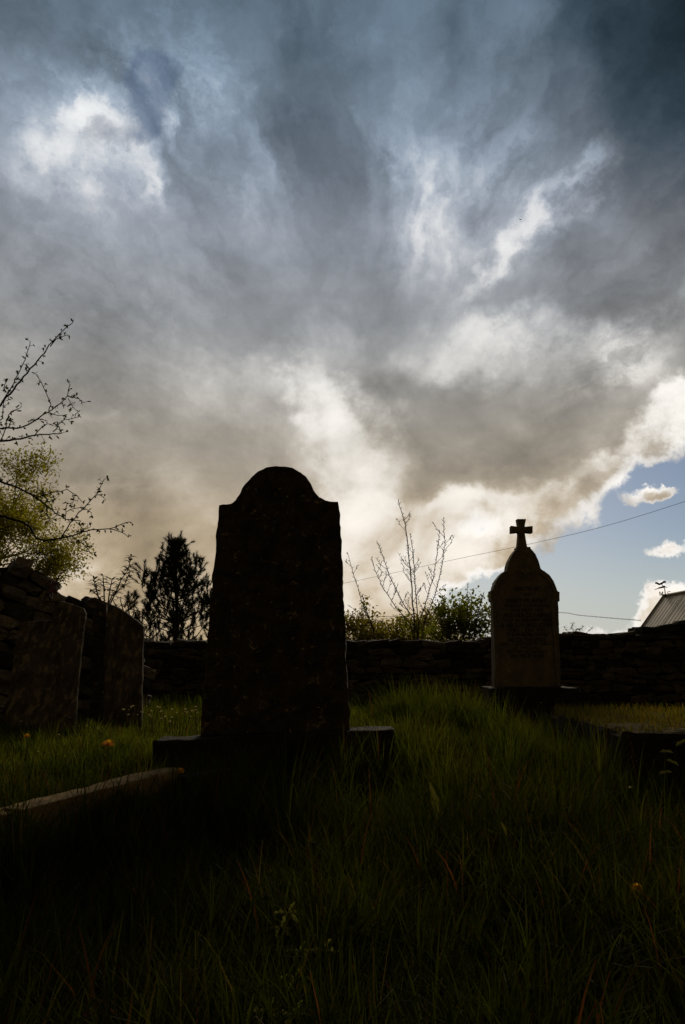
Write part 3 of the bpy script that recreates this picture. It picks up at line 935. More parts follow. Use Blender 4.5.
# ------------------------------------------------------------------ trees and shrubs
def grow(mb, lv, p, d, L_, r0, depth, spread, gravity, rnd, ends, n_child=(2, 4), up=0.0, sides=5):
    """a limb and the limbs that leave it; ends collects (point, direction, depth) for leaves"""
    n = 4
    pts, rad = [p.copy()], [r0]
    dd = d.copy()
    for k in range(n):
        dd = (dd + Vector((rnd.gauss(0, .13), rnd.gauss(0, .13), rnd.gauss(0, .10) + up - gravity * .2))).normalized()
        pts.append(pts[-1] + dd * (L_ / n)); rad.append(r0 * (1 - .55 * (k + 1) / n))
    mb.tube(pts, rad, sides, cap=False)
    if depth <= 1:
        for k in range(1, n + 1): ends.append((pts[k], dd, depth))
    if depth == 0: return
    m = rnd.randint(*n_child)
    for c in range(m):
        k = rnd.choice((2, 3, 4)) if c else n
        a = rnd.uniform(0, 2 * math.pi)
        o1 = dd.orthogonal().normalized(); o2 = dd.cross(o1)
        nd = (dd * math.cos(spread) + (o1 * math.cos(a) + o2 * math.sin(a)) * math.sin(spread) * rnd.uniform(.6, 1.3)).normalized()
        grow(mb, lv, pts[k], nd, L_ * rnd.uniform(.62, .85), rad[k] * .72, depth - 1, spread, gravity, rnd, ends, n_child, up, max(3, sides - 1))


def leaf_cloud(lv, ends, rnd, per, size, spreadr, aspect=.55):
    for p, d, dp in ends:
        for k in range(rnd.randint(*per)):
            o = Vector((rnd.gauss(0, 1), rnd.gauss(0, 1), rnd.gauss(0, 1)))
            q_ = p + o * spreadr
            dd = (d + Vector((rnd.gauss(0, .9), rnd.gauss(0, .9), rnd.gauss(-.1, .8)))).normalized()
            nn = Vector((rnd.gauss(0, .6), rnd.gauss(0, .6), 1)).normalized()
            s_ = size * rnd.uniform(.6, 1.35)
            lv.leaf(q_, dd, nn, s_, s_ * aspect)


def gz(x, y): return ground_z(x, y)

# the rounded spring-green tree beyond the ruined wall
rnd = random.Random(21)
base = Vector((-12.2, 24, gz(-12.2, 24)))
T = thing('broadleaf_tree', 'rounded tree in fresh yellow-green leaf beyond the ruined wall', 'tree', base)
wd, lv, ends = MB(), MB(), []
wd.tube([base, base + Vector((.05, 0, 1.6)), base + Vector((0, .05, 3.4)), base + Vector((0, 0, 5.3))], [.26, .20, .16, .09], 8, False)
for k in range(15):
    a = k * 2.4
    d = Vector((math.cos(a), math.sin(a), rnd.uniform(-.1, .9) + k * .06)).normalized()
    grow(wd, lv, base + Vector((0, 0, 2.7 + .19 * k)), d, 1.12, .07, 4, .55, .12, rnd, ends, (2, 4), .03)
leaf_cloud(lv, ends, rnd, (4, 8), .10, .18)
wd.build('trunk', M_BARK, T)
lv.build('crown', leaf_mat('spring_leaf', [(.20, .17, .02), (.28, .24, .03), (.34, .29, .05)], .75), T)

# the thorn tree: its trunk stands out of frame on the left, two sprays of branches reach in
HYW = 3.5
rnd = random.Random(5)
TH = thing('thorn_tree', 'thorn tree reaching in from the left edge with thin budding branches', 'tree', (-2.5, 3.7, gz(-2.5, 3.7)))
wd, lv = MB(), MB()
def branch(pxs, r0, r1, Y0=HYW, Y1=HYW, leaves=1.0, twigs=1.0):
    pts = []
    n = len(pxs)
    for i, (a_, b_) in enumerate(pxs):
        pts.append(at(a_ + rnd.uniform(-.5, .5), b_ + rnd.uniform(-.5, .5), Y0 + (Y1 - Y0) * i / (n - 1)))
    # finer, slightly kinked
    fine = []
    for a_, b_ in zip(pts, pts[1:]):
        m = max(2, int((b_ - a_).length / .025))
        for k in range(m):
            fine.append(a_.lerp(b_, k / m) + Vector((rnd.gauss(0, .0016), rnd.gauss(0, .003), rnd.gauss(0, .0016))))
    fine.append(pts[-1])
    N = len(fine)
    wd.tube(fine, [r0 + (r1 - r0) * i / (N - 1) for i in range(N)], 5)
    for i in range(1, N):
        t_ = (fine[i] - fine[i - 1]).normalized()
        if rnd.random() < .95 * leaves:
            side = Vector((rnd.gauss(0, 1), rnd.gauss(0, .7), rnd.gauss(.2, 1))).normalized()
            sp = (side - t_ * side.dot(t_) + t_ * .35).normalized()
            L_ = rnd.uniform(.006, .026) * twigs
            e = fine[i] + sp * L_
            wd.tube([fine[i], e], [.0016, .0009], 4)
            for k in range(rnd.randint(2, 5)):
                dd = (sp + Vector((rnd.gauss(0, .8), rnd.gauss(0, .8), rnd.gauss(0, .8)))).normalized()
                lv.leaf(e - sp * rnd.uniform(0, .4) * L_, dd, Vector((rnd.gauss(0, 1), rnd.gauss(0, 1), 1)).normalized(), rnd.uniform(.010, .023), rnd.uniform(.007, .013))
branch([(-70, 470), (-30, 436), (0, 405), (20.5, 381), (41, 356.5), (52, 342), (61.6, 332), (72.5, 323)], .009, .0022, leaves=.9)
branch([(50, 346), (56, 340), (61, 337), (67, 334.5)], .003, .0016)
branch([(5, 399), (13.7, 384), (20.5, 369), (26, 359), (30.8, 341.5)], .003, .0017, leaves=1.2)
branch([(3, 392), (5, 385), (8, 379)], .0025, .0016)
branch([(-40, 434), (0, 428), (23, 427), (34, 421), (48, 412), (60, 403), (67.7, 395.6), (70.5, 384.6)], .006, .002, leaves=1.2)
branch([(49, 411), (50.6, 405), (46, 393), (41, 382), (36, 375)], .0028, .0016)
branch([(67.7, 396), (74, 397), (79, 399), (83.4, 403)], .0024, .0016)
branch([(68, 399), (72, 404), (75, 409)], .002, .0014)
branch([(49, 413), (58, 416), (67, 414.5)], .0024, .0016)
branch([(53, 432), (58, 425), (64, 419.4), (71, 418), (78, 416.7)], .003, .0016)
branch([(5, 425), (9, 415), (13, 411), (21, 407.5)], .0028, .0016, leaves=1.2)
branch([(-60, 452), (0, 442), (20.5, 438.6), (41, 435), (54.7, 433.8), (62, 433)], .010, .0022, leaves=1.4, twigs=1.5)
branch([(-50, 440), (-10, 432), (3, 418), (4, 402)], .006, .002, leaves=1.4, twigs=1.6)
branch([(35, 436), (41, 428), (47, 424), (52, 426)], .003, .0018, leaves=1.6, twigs=1.6)
branch([(0, 442), (5, 430), (9, 424), (11, 420)], .003, .0018, leaves=1.6, twigs=1.6)
branch([(-60, 470), (0, 481), (20, 489), (36.8, 497.4), (51, 509.7), (65.4, 520), (79.7, 520)], .009, .0022, leaves=1.2, twigs=1.4)
branch([(36.8, 497.4), (55, 491), (67.4, 489), (76.6, 495.4), (81.7, 501.5)], .0032, .0016)
branch([(36, 497), (44, 495), (50, 503), (56, 499)], .0032, .0016, leaves=1.8, twigs=1.8)
branch([(46, 505), (47, 514), (50, 520), (56, 516)], .0032, .0016, leaves=1.6, twigs=1.6)
branch([(-60, 510), (0, 516), (22.5, 522), (30.6, 528), (36.8, 538.3), (47, 540), (71.5, 536), (92, 530), (110, 529), (120, 524.5), (129.8, 522)], .009, .0018, leaves=1.0)
branch([(110, 529), (120.6, 532), (128, 537)], .0024, .0016)
branch([(71.5, 536), (82, 542), (88, 549), (92, 555)], .0028, .0016)
branch([(61, 538), (70, 523), (75, 517), (81.7, 509.7), (90, 501.5), (98, 493), (101, 486), (104, 479)], .0036, .0016)
branch([(95, 496), (100, 494), (106, 500)], .002, .0014)
branch([(64, 521), (66, 512), (74, 509), (84, 507), (92, 513)], .0026, .0016)
branch([(66, 508), (68, 503), (73, 502)], .0022, .0015)
branch([(76, 522), (82, 527), (84, 530), (91, 526)], .0024, .0015)
# limbs back to the trunk, all out of frame
tk = Vector((-2.5, 3.7, 0))
wd.tube([Vector((-2.5, 3.7, gz(-2.5, 3.7) - .1)), Vector((-2.48, 3.68, .7)), Vector((-2.42, 3.66, 1.5)), Vector((-2.35, 3.6, 2.2)), Vector((-2.3, 3.6, 2.9))], [.085, .07, .06, .04, .015], 8)
for (a_, b_, z_) in ((-70, 470, 1.1), (-40, 434, 1.35), (-60, 452, 1.25), (-50, 440, 1.3), (-60, 470, 1.05), (-60, 510, .9)):
    e = at(a_, b_, HYW)
    wd.tube([Vector((-2.44, 3.67, z_ - .1)), Vector(((e.x - 2.44) / 2, (e.y + 3.67) / 2, (z_ + e.z) / 2 + .03)), e], [.02, .014, .0095], 6)
wd.build('trunk', M_BARK, TH)
lv.build('foliage', leaf_mat('thorn_leaf', [(.035, .04, .012), (.06, .065, .02), (.08, .07, .03)], .35), TH)


# the young pine behind the back wall
def needles(mb, a, b, n, L_, rnd, w=.006):
    d = (b - a)
    dn = d.normalized()
    o1 = dn.orthogonal().normalized(); o2 = dn.cross(o1)
    for k in range(n):
        p = a + d * rnd.random() ** .9
        an = rnd.uniform(0, 6.283)
        out = (o1 * math.cos(an) + o2 * math.sin(an))
        nd = (out * .75 + dn * rnd.uniform(.5, 1.1)).normalized()
        s_ = nd.cross(out + Vector((.01, .02, .3))).normalized() * w
        l = L_ * rnd.uniform(.7, 1.15)
        mb.add([p - s_, p + s_, p + nd * l], [(0, 1, 2)])

rnd = random.Random(33)
PY_ = 13.0
pb = at(178, 655, PY_); pb.z = gz(pb.x, PY_)
T = thing('pine_tree', 'young dark pine with upright candle shoots left of the dark headstone', 'tree', pb)
wd, lv = MB(), MB()
top = at(175.5, 541, PY_)
wd.tube([pb, pb.lerp(top, .5) + Vector((.02, 0, 0)), top], [.06, .04, .008], 6)
shoots = []
H_ = top.z - pb.z
z_ = .16
while z_ < .97:
    ax = pb.lerp(top, z_)
    for k in range(6):
        an = k * 1.047 + rnd.uniform(-.4, .4) + z_ * 9
        reach = (.86 * (1 - z_ ** 2.5) + .03) * rnd.uniform(.4, 1.1)
        d = Vector((math.cos(an), math.sin(an), .35)).normalized()
        p1 = ax + d * reach * .6
        p2 = p1 + (d + Vector((0, 0, .8))).normalized() * reach * .5
        wd.tube([ax, p1, p2], [.014, .010, .006], 4)
        shoots.append((p2, p2 + Vector((rnd.gauss(0, .05), rnd.gauss(0, .05), rnd.uniform(.16, .30))), 75))
        for j in range(5):
            q_ = ax.lerp(p1, rnd.uniform(.35, 1)) if j < 3 else p1.lerp(p2, rnd.uniform(.1, .95))
            e = q_ + Vector((rnd.gauss(0, .10), rnd.gauss(0, .10), rnd.uniform(.10, .22)))
            wd.tube([q_, e], [.006, .003], 3)
            shoots.append((q_.lerp(e, .1), e, 55))
    z_ += .07
shoots.append((top - Vector((0, 0, .30)), top, 110))
for px, py, h in ((145, 561, .28), (160, 553, .28), (197, 552, .30), (208, 577, .26), (150, 585, .25), (128.5, 592, .22), (187, 560, .22), (170, 566, .22), (150, 600, .22), (143, 610, .2), (205, 600, .22), (211, 590, .22), (155, 572, .22), (192, 570, .2)):
    e = at(px, py, PY_ + rnd.uniform(-.3, .3))
    wd.tube([pb.lerp(top, .45), e - Vector((0, 0, h * 1.3)) , e], [.012, .009, .004], 4)
    shoots.append((e - Vector((0, 0, h)), e, 90))
    for j in range(11):
        q_ = e - Vector((rnd.gauss(0, .05), rnd.gauss(0, .05), h * rnd.uniform(.5, 2.6)))
        q2 = q_ + Vector((rnd.gauss(0, .11), rnd.gauss(0, .11), rnd.uniform(.10, .18)))
        wd.tube([q_, q2], [.005, .003], 3)
        shoots.append((q_, q2, 55))
for a_, b_, n in shoots: needles(lv, a_, b_, int(n * 1.3), .085, rnd, .0055)
wd.build('trunk', M_BARK, T)
lv.build('crown', leaf_mat('pine_needle', [(.018, .026, .012), (.035, .045, .016), (.05, .055, .02)], .15), T)


# leafy shrubs on and behind the walls: whorls of narrow leaves on upright stems
def shrub(label, name, stems, Y, rootpx, mat, rnd, leafL=.09, whorl=7, bmat=M_TWIG, cat='shrub', group=None, step=.05, sr=.010):
    rt = at(rootpx[0], rootpx[1], Y)
    t_ = thing(name, label, cat, rt, group)
    wd, lv = MB(), MB()
    for st in stems:
        pts = [rt + Vector((rnd.uniform(-.05, .05), rnd.uniform(-.05, .05), 0))] + [at(a_, b_, Y + rnd.uniform(-.12, .12)) for a_, b_ in st]
        wd.tube(pts, [sr] + [sr * (.7 - .4 * i / len(st)) for i in range(len(st))], 5)
        for a_, b_ in zip(pts[1:] if len(pts) > 2 else pts, pts[2:] if len(pts) > 2 else pts[1:]):
            m = max(1, int((b_ - a_).length / step))
            for k in range(m + 1):
                p = a_.lerp(b_, k / m)
                for j in range(whorl):
                    an = rnd.uniform(0, 6.283)
                    d = Vector((math.cos(an), math.sin(an), rnd.uniform(-.1, .9))).normalized()
                    lv.leaf(p, d, Vector((0, 0, 1)), leafL * rnd.uniform(.6, 1.2), leafL * .27, curl=.35)
    wd.build('stems', bmat, t_)
    lv.build('leaves', mat, t_)
    return t_

rnd = random.Random(8)
LM1 = leaf_mat('shrub_leaf', [(.045, .035, .014), (.08, .06, .02), (.12, .085, .03)], .35)
LM2 = leaf_mat('russet_leaf', [(.08, .04, .014), (.13, .07, .02), (.16, .10, .03)], .4)
LM3 = leaf_mat('red_leaf', [(.07, .018, .012), (.11, .03, .018)], .35)
shrub('leafy shrub with narrow drooping leaves above the narrow dark slab', 'wall_shrub', [[(104, 590), (103, 576)], [(97, 592), (94, 580)], [(110, 590), (112, 580)], [(116, 592), (121, 580), (128, 570), (131, 557)], [(100, 598), (92, 590)], [(112, 596), (124, 586), (130, 572)]], 7.6, (106, 618), LM1, rnd)
shrub('russet bush between the wall shrub and the young pine', 'russet_bush', [[(122, 606), (120, 598)], [(128, 606), (127, 596)], [(134, 612), (134, 602)], [(138, 622), (140, 612)], [(116, 606), (113, 600)], [(142, 632), (146, 626)]], 8.0, (130, 640), LM2, rnd, .07, 8)
shrub('small red-leaved creeper on the ruined wall top', 'red_creeper', [[(50, 586), (52, 580)], [(47, 590), (46, 582)], [(52, 592), (56, 590)], [(48, 596), (50, 592)]], 5.75, (50, 600), LM3, rnd, .055, 7, step=.035)
shrub('sprig of pale weed sprouting from the ruined wall top beside the red creeper', 'wall_weed', [[(57, 580), (60, 575)], [(56, 584), (63, 580)]], 5.9, (54, 594), LM1, rnd, .05, 4, step=.06)

# bushes beyond the back wall
def bush(label, px0, px1, pytop, Y, n, leaf, mat, seed, lift=0.0, depth=3):
    rnd = random.Random(seed)
    a_, b_ = at(px0, 640, Y), at(px1, 640, Y)
    top_ = at((px0 + px1) / 2, pytop, Y)
    cx_, w_ = (a_.x + b_.x) / 2, (b_.x - a_.x) / 2
    g0 = gz(cx_, Y)
    t_ = thing('bush', label, 'bush', (cx_, Y, g0))
    wd, lv, ends = MB(), MB(), []
    H_ = top_.z - g0
    for k in range(n):
        an = k * 2.399
        s_ = math.sqrt((k + .5) / n)
        d = Vector((math.cos(an) * s_ * w_ * .8 / H_, math.sin(an) * s_ * .5, 1)).normalized()
        grow(wd, lv, Vector((cx_ + math.cos(an) * .15 * s_, Y + math.sin(an) * .15, g0)), d, H_ * (.47 - .10 * s_ * s_), .028, depth, .42, .0, rnd, ends, (2, 3), .06, 5)
    leaf_cloud(lv, ends, rnd, (3, 6), leaf, leaf * .9, .6)
    wd.build('stems', M_TWIG, t_)
    lv.build('leaves', mat, t_)
LMG = leaf_mat('green_bush_leaf', [(.11, .115, .016), (.16, .165, .024), (.20, .19, .035)], .75)
LMO = leaf_mat('olive_bush_leaf', [(.18, .15, .03), (.24, .19, .04), (.28, .22, .05)], .7)
bush('rounded green leafy bush just left of the inscribed cross headstone', 438, 476, 600, 14, 9, .075, LMG, 3)
bush('pale olive bush behind the bare sapling', 376, 432, 619, 19, 11, .09, LMO, 4)
bush('small olive bush right beside the dark headstone edge', 343, 367, 620, 19, 7, .09, LMO, 6)

# the bare sapling
def sapling(label, stems, Y, root, rnd, group=None, twl=.30):
    rt = at(root[0], root[1], Y); rt.z = gz(rt.x, Y)
    t_ = thing('bare_sapling', label, 'sapling', rt, group)
    wd, bd = MB(), MB()
    for px, r0, tw in stems:
        pts = [rt + Vector((rnd.uniform(-.04, .04), 0, 0))] + [at(a_, b_, Y + .12 * i * rnd.uniform(-1, 1)) for i, (a_, b_) in enumerate(px)]
        fine = []
        for a_, b_ in zip(pts, pts[1:]):
            m = max(2, int((b_ - a_).length / .12))
            for k in range(m): fine.append(a_.lerp(b_, k / m) + Vector((rnd.gauss(0, .004), rnd.gauss(0, .01), 0)))
        fine.append(pts[-1])
        N = len(fine)
        wd.tube(fine, [r0 * (1 - .72 * i / (N - 1)) for i in range(N)], 5)
        def buds(p, q_, r):
            for k in range(3):
                c = p.lerp(q_, k / 3)
                an = rnd.uniform(0, 6.283)
                d = ((q_ - p).normalized() * 1.0 + Vector((math.cos(an), math.sin(an), 0)) * .8).normalized()
                bd.tube([c, c + d * .028, c + d * .055], [.003, .0065, .002], 4)
        for i in range(N // 2, N - 1): buds(fine[i], fine[i + 1], 1)
        for k in range(tw):
            i = rnd.randint(int(N * .35), int(N * .85))
            t__ = (fine[i] - fine[i - 1]).normalized()
            sgn = rnd.choice((-1, 1))
            d = (t__ * .8 + Vector((sgn * .7, rnd.gauss(0, .5), .1))).normalized()
            L_ = twl * rnd.uniform(.5, 1.3)
            q1 = fine[i] + d * L_ * .5
            q2 = q1 + (d + Vector((0, 0, .5))).normalized() * L_ * .5
            wd.tube([fine[i], q1, q2], [.0055, .0042, .003], 4)
            buds(q1, q2, 1)
    wd.build('stems', M_TWIG, t_)
    bd.build('buds', plain_mat('bud', (.10, .075, .045), .7), t_)
rnd = random.Random(12)
rnd = random.Random(14)
sapling('tall bare sapling of many budding stems between the two headstones', [
    ([(414.5, 620), (413, 603), (410.8, 576), (407.9, 546.6), (405, 524), (398.3, 500)], .017, 14),
    ([(418, 622), (415.3, 587), (413, 553), (410, 533)], .014, 11),
    ([(416, 622), (402.9, 603), (389.3, 576), (383.6, 558), (377.5, 542)], .012, 9),
    ([(411, 623), (396, 607.6), (382.5, 587), (374.6, 569), (371.2, 556.7)], .011, 9),
    ([(418, 626), (425.5, 603), (433.4, 578), (438, 549), (439.7, 529.6)], .012, 9),
    ([(423, 626), (434.5, 596), (442.5, 564.7), (444.7, 544), (443.6, 517)], .012, 9)], 12, (417, 650), rnd)
sapling('bare sapling stem leaning left beside the dark headstone', [
    ([(374, 629), (364.4, 607.6), (355.4, 580.5), (347.4, 552)], .012, 5),
    ([(373, 628), (360, 614), (348.6, 605)], .009, 0), ([(371, 624), (363, 600), (362, 594)], .008, 0)], 12.3, (377, 645), rnd, twl=.2)
sapling('thin upright twig just left of the inscribed headstone', [([(474, 629), (478.7, 610), (484.3, 591.8)], .012, 2), ([(470, 630), (468.5, 616), (467.4, 582.8)], .010, 1)], 12.6, (472, 645), rnd, twl=.2)
LMW = leaf_mat('wall_top_weed_leaf', [(.10, .08, .04), (.15, .12, .06)], .4)
shrub('dry weeds sprouting on the wall top right of the inscribed headstone', 'wall_top_weed', [[(566, 630), (564, 627)], [(572, 629), (573, 623)], [(580, 629), (583, 627)], [(590, 630), (592, 628)], [(576, 630), (579, 629)]], 9.1, (577, 640), LMW, rnd, .05, 6, step=.05, sr=.004)
shrub('thin weeds on the wall top left of the inscribed headstone', 'wall_top_weed', [[(484, 634), (483, 624)], [(488, 634), (489, 622)], [(491, 634), (492, 626)], [(479, 636), (478, 630)]], 9.1, (486, 644), LMW, rnd, .035, 3, step=.07, sr=.003)

# ------------------------------------------------------------------ barn, weathervane, wires, bird
R0 = at(664, 597, 30.0)
rd = Vector((-2.2, -9.0, 0)).normalized()          # the ridge comes towards the churchyard
rd = Vector((.02, -1, 0)).normalized()
R1 = R0 + rd * 14
pl = Vector((rd.y, -rd.x, 0))                       # leftwards
BG = gz(R0.x, 30)
W_, DR = 1.9, 2.35
BT = thing('barn', 'grey barn with a steep metal roof showing over the back wall at the right edge', 'barn', (R0.x, R0.y, BG))
def roof_side(sgn, name):
    mb = MB()
    n = 46
    # corrugated sheets: ribs run from ridge to eave
    vs, fs = [], []
    nrm = Vector((sgn * DR, 0, W_)).normalized()
    for k in range(n * 4 + 1):
        s_ = k / (n * 4)
        h = .004 * math.sin(k * math.pi / 2) + (.012 if k % 24 == 0 else 0)
        a_ = R0 + rd * 14 * s_
        off = pl * nrm.x + Vector((0, 0, nrm.z))
        for m in range(2):
            e = a_ + (pl * (W_ * sgn) - Vector((0, 0, DR))) * m
            vs += [e + (pl * sgn * DR + Vector((0, 0, W_))).normalized() * (h + .02)]
    fs = [(2 * k, 2 * k + 1, 2 * k + 3, 2 * k + 2) for k in range(n * 4)]
    mb.add(vs, fs)
    return mb.build(name, M_ROOF, BT)
M_ROOF = plain_mat('weathered_metal_roof', (.27, .215, .13), .7, .35, 2.5, .0, .3)
roof_side(1, 'roof'); roof_side(-1, 'roof')
mb = MB()
e0, e1 = R0 + pl * (W_ - .12) - Vector((0, 0, DR)), R0 - pl * (W_ - .12) - Vector((0, 0, DR))
off = rd * .05
for s0 in (0.05, 13.95):
    q0 = rd * s0
    a_, b_, c_ = R0 + q0 - Vector((0, 0, .06)), e0 + q0, e1 + q0
    mb.add([a_, b_, Vector((b_.x, b_.y, BG - .2)), Vector((c_.x, c_.y, BG - .2)), c_], [(0, 1, 2, 3, 4)])
for ee in (e0, e1):
    a_, b_ = ee + rd * .05, ee + rd * 13.95
    mb.add([a_, b_, Vector((b_.x, b_.y, BG - .2)), Vector((a_.x, a_.y, BG - .2))], [(0, 1, 2, 3)])
mb.build('walls', M_GREY, BT)
mb = MB()
for sgn in (1, -1):
    mb.tube([R0 + Vector((0, 0, .05)) - rd * .06, R0 - rd * .06 + pl * W_ * sgn - Vector((0, 0, DR - .05))], .05, 4)
mb.tube([R0 + Vector((0, 0, .06)), R1 + Vector((0, 0, .06))], .055, 6)
mb.build('ridge_trim', M_ROOF, BT)

# weathervane at the far end of the ridge
M_IRON = plain_mat('rusty_iron', (.045, .03, .024), .7, .4, 12, .3)
v0 = R0 + Vector((-.05, -.25, 0))
pt = lambda px, py: at(px, py, v0.y)
VT = thing('weathervane', 'iron weathervane with a running animal on the barn ridge', 'weathervane', v0)
mb = MB()
mb.tube([v0 - Vector((0, 0, .1)), Vector((v0.x, v0.y, pt(664, 589).z)), pt(661.3, 583.5)], [.022, .018, .014], 6)
mb.build('pole', M_IRON, VT)
mb = MB()
ac = Vector((v0.x, v0.y, pt(663, 594.7).z))
mb.tube([ac + Vector((-.21, -.10, .0)), ac + Vector((.21, .10, .0))], .012, 5)
mb.tube([ac + Vector((.09, -.20, 0)), ac + Vector((-.09, .20, 0))], .012, 5)
mb.build('cardinal_arms', M_IRON, VT)
def letter(strokes, c):
    mb = MB()
    for st in strokes: mb.tube([c + Vector((x * .13, 0, z * .16)) for x, z in st], .016, 4)
    mb.build('cardinal_letter', M_IRON, VT)
letter([[(-.5, -.5), (-.5, .5), (.5, -.5), (.5, .5)]], ac + Vector((-.21, -.10, .04)))
letter([[(.5, .5), (-.3, .5), (-.5, .25), (-.3, 0), (.3, 0), (.5, -.25), (.3, -.5), (-.5, -.5)]], ac + Vector((.21, .10, .06)))
letter([[(.5, .5), (-.5, .5), (-.5, -.5), (.5, -.5)], [(-.5, 0), (.3, 0)]], ac + Vector((.09, -.20, -.07)))
letter([[(-.5, .5), (-.25, -.5), (0, .3), (.25, -.5), (.5, .5)]], ac + Vector((-.09, .20, .06)))
mb = MB()
mb.tube([pt(654.5, 589.6), pt(658, 588.4), pt(666, 587), pt(667.5, 587.4)], [.012, .018, .018, .014], 5)
mb.build('arrow', M_IRON, VT)
def plate(name, pts, t_=.03):
    bm = bmesh.new()
    f = bm.faces.new([bm.verts.new(pt(a_, b_)) for a_, b_ in pts])
    r = bmesh.ops.extrude_face_region(bm, geom=[f])
    for v in r['geom']:
        if isinstance(v, bmesh.types.BMVert): v.co.y += t_
    bmesh.ops.recalc_face_normals(bm, faces=bm.faces[:])
    from_bm(name, bm, M_IRON, VT)
plate('running_animal', [(655.2, 583.6), (655.6, 582.2), (657, 582.0), (658, 582.6), (659.4, 583.4), (661.2, 582.6), (662.6, 581.8), (663.4, 581.0), (664.8, 580.9), (666.0, 581.2), (666.2, 582.2), (665.0, 583.0), (663.6, 583.0), (662.8, 584.0),
                         (660.8, 584.8), (659.2, 585.2), (658.2, 584.6), (656.8, 583.8)])
plate('tail_vane', [(657.8, 588.4), (659, 587.2), (661.5, 586.6), (663.8, 585.6), (665.4, 585.8), (665.2, 587.0), (662, 587.8)])

# overhead wires, from a pole hidden behind the dark headstone
M_WIRE = plain_mat('cable_black', (.03, .028, .026), .6)
pb = at(282, 640, 34); pb.z = gz(pb.x, 34)
UP = thing('utility_pole', 'wooden utility pole behind the dark headstone', 'pole', pb)
mb = MB(); pt_ = at(282, 585, 34)
mb.tube([pb - Vector((0, 0, .2)), Vector((pb.x, pb.y, pt_.z + .6))], [.12, .09], 8); mb.build('pole', M_BARK, UP)
mb = MB(); mb.tube([Vector((pb.x - .5, pb.y, pt_.z + .35)), Vector((pb.x + .5, pb.y, pt_.z + .35))], .05, 4); mb.build('crossarm', M_BARK, UP)
def wire(label, pts, r, group=None):
    P_ = [Vector(p_) for p_ in pts]
    fine = []
    for i in range(len(P_) - 1):
        p0, p1, p2, p3 = P_[max(i - 1, 0)], P_[i], P_[i + 1], P_[min(i + 2, len(P_) - 1)]
        for k in range(10):
            t_ = k / 10
            fine.append(.5 * ((2 * p1) + (p2 - p0) * t_ + (2 * p0 - 5 * p1 + 4 * p2 - p3) * t_ ** 2 + (3 * p1 - p0 - 3 * p2 + p3) * t_ ** 3))
    fine.append(P_[-1])
    mb = MB()
    return fine, mb
fine, mb = wire('', [at(282, 592, 34), at(345, 583, 31), at(450, 560.5, 26), at(525, 545, 23.5), at(600, 527.5, 21), at(685, 501.5, 18.5), at(800, 462, 16), at(950, 405, 14)], .01)
mb.tube(fine, .006, 5)
tag(mb.build('overhead_wire', M_WIRE), 'single thin overhead wire rising to the right edge behind the cross', 'wire')
fine, mb = wire('', [at(282, 613, 34), at(345, 615.5, 33), at(420, 617, 32.5), at(490, 615.5, 32), at(556, 612.5, 31), at(580, 615.3, 30.7), at(610, 618, 30.4), at(641, 620.5, 30)], .01)
for ph in (0, math.pi):
    tw = []
    for i, p_ in enumerate(fine):
        tw.append(p_ + Vector((0, .02 * math.cos(i * 1.9 + ph), .022 * math.sin(i * 1.9 + ph))))
    mb.tube(tw, .008, 4)
tag(mb.build('overhead_wire', M_WIRE), 'twisted pair of low wires reaching the barn roof just above the wall', 'wire')

# one bird high up
bp = at(520, 219.5, 60)
mb = MB()
bv = [(-.13, 0, .02), (-.06, .02, .05), (0, .09, 0), (.02, .02, .02), (.10, .03, .09), (.13, 0, .10), (.06, -.05, .03), (0, -.11, -.01), (-.03, -.04, 0), (-.07, -.03, .03)]
rot = Matrix.Rotation(R(35), 3, 'Y')
vt = [bp + rot @ (Vector(v) * 1.0) for v in bv]
vb = [v - Vector((0, 0, .035)) for v in vt]
mb.add(vt + vb, [tuple(range(10)), tuple(range(19, 9, -1))] + [(k, (k + 1) % 10, (k + 1) % 10 + 10, k + 10) for k in range(10)])
tag(mb.build('bird', plain_mat('bird_plumage', (.02, .02, .02))), 'tiny dark bird flying in front of the bright streak of cloud', 'bird')

# ------------------------------------------------------------------ grass, then the flowers and weeds that stand in it
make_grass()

M_STEM = leaf_mat('flower_stem', [(.05, .07, .02), (.07, .08, .03)], .3)
M_PETAL = leaf_mat('dandelion_petal', [(.75, .38, .03), (.80, .45, .05)], .5)
M_PALE = leaf_mat('pale_petal', [(.55, .45, .32), (.62, .52, .38)], .45)


def dandelion(label, px, py, Y, r, face):
    c = at(px, py, Y)
    g0 = gz(c.x, c.y)
    t_ = thing('dandelion', label, 'flower', (c.x, c.y, g0), 'orange flower heads in the grass')
    rnd = random.Random(int(px))
    mb = MB()
    mb.tube([Vector((c.x + .02, c.y + .01, g0)), Vector((c.x + .008, c.y, (g0 + c.z) / 2)), c], [.0022, .002, .0025], 6)
    mb.build('stem', M_STEM, t_)
    mb = MB()
    n = Vector(face).normalized()
    o1 = n.orthogonal().normalized(); o2 = n.cross(o1)
    for k in range(70):
        a = k * 2.399
        tl = math.sqrt((k + 1) / 70)
        d = (n * (1.1 - tl) + (o1 * math.cos(a) + o2 * math.sin(a)) * tl).normalized()
        mb.leaf(c + n * .003, d, n, r * (.65 + .4 * tl), r * .2, .2, .05)
    mb.build('flower_head', M_PETAL, t_)
dandelion('orange dandelion in front of the widest leaning slab, leftmost', 27, 737, 3.7, .019, (0, -.35, 1))
dandelion('orange dandelion above the long kerb stone', 108, 745.5, 3.1, .032, (.1, -.2, 1))
dandelion('small orange flower at the right end of the long kerb stone', 180.5, 772, 2.35, .014, (.3, -.3, 1))
dandelion('lone orange flower in the dark grass at lower right', 637, 889, 1.5, .011, (0, -.6, 1))

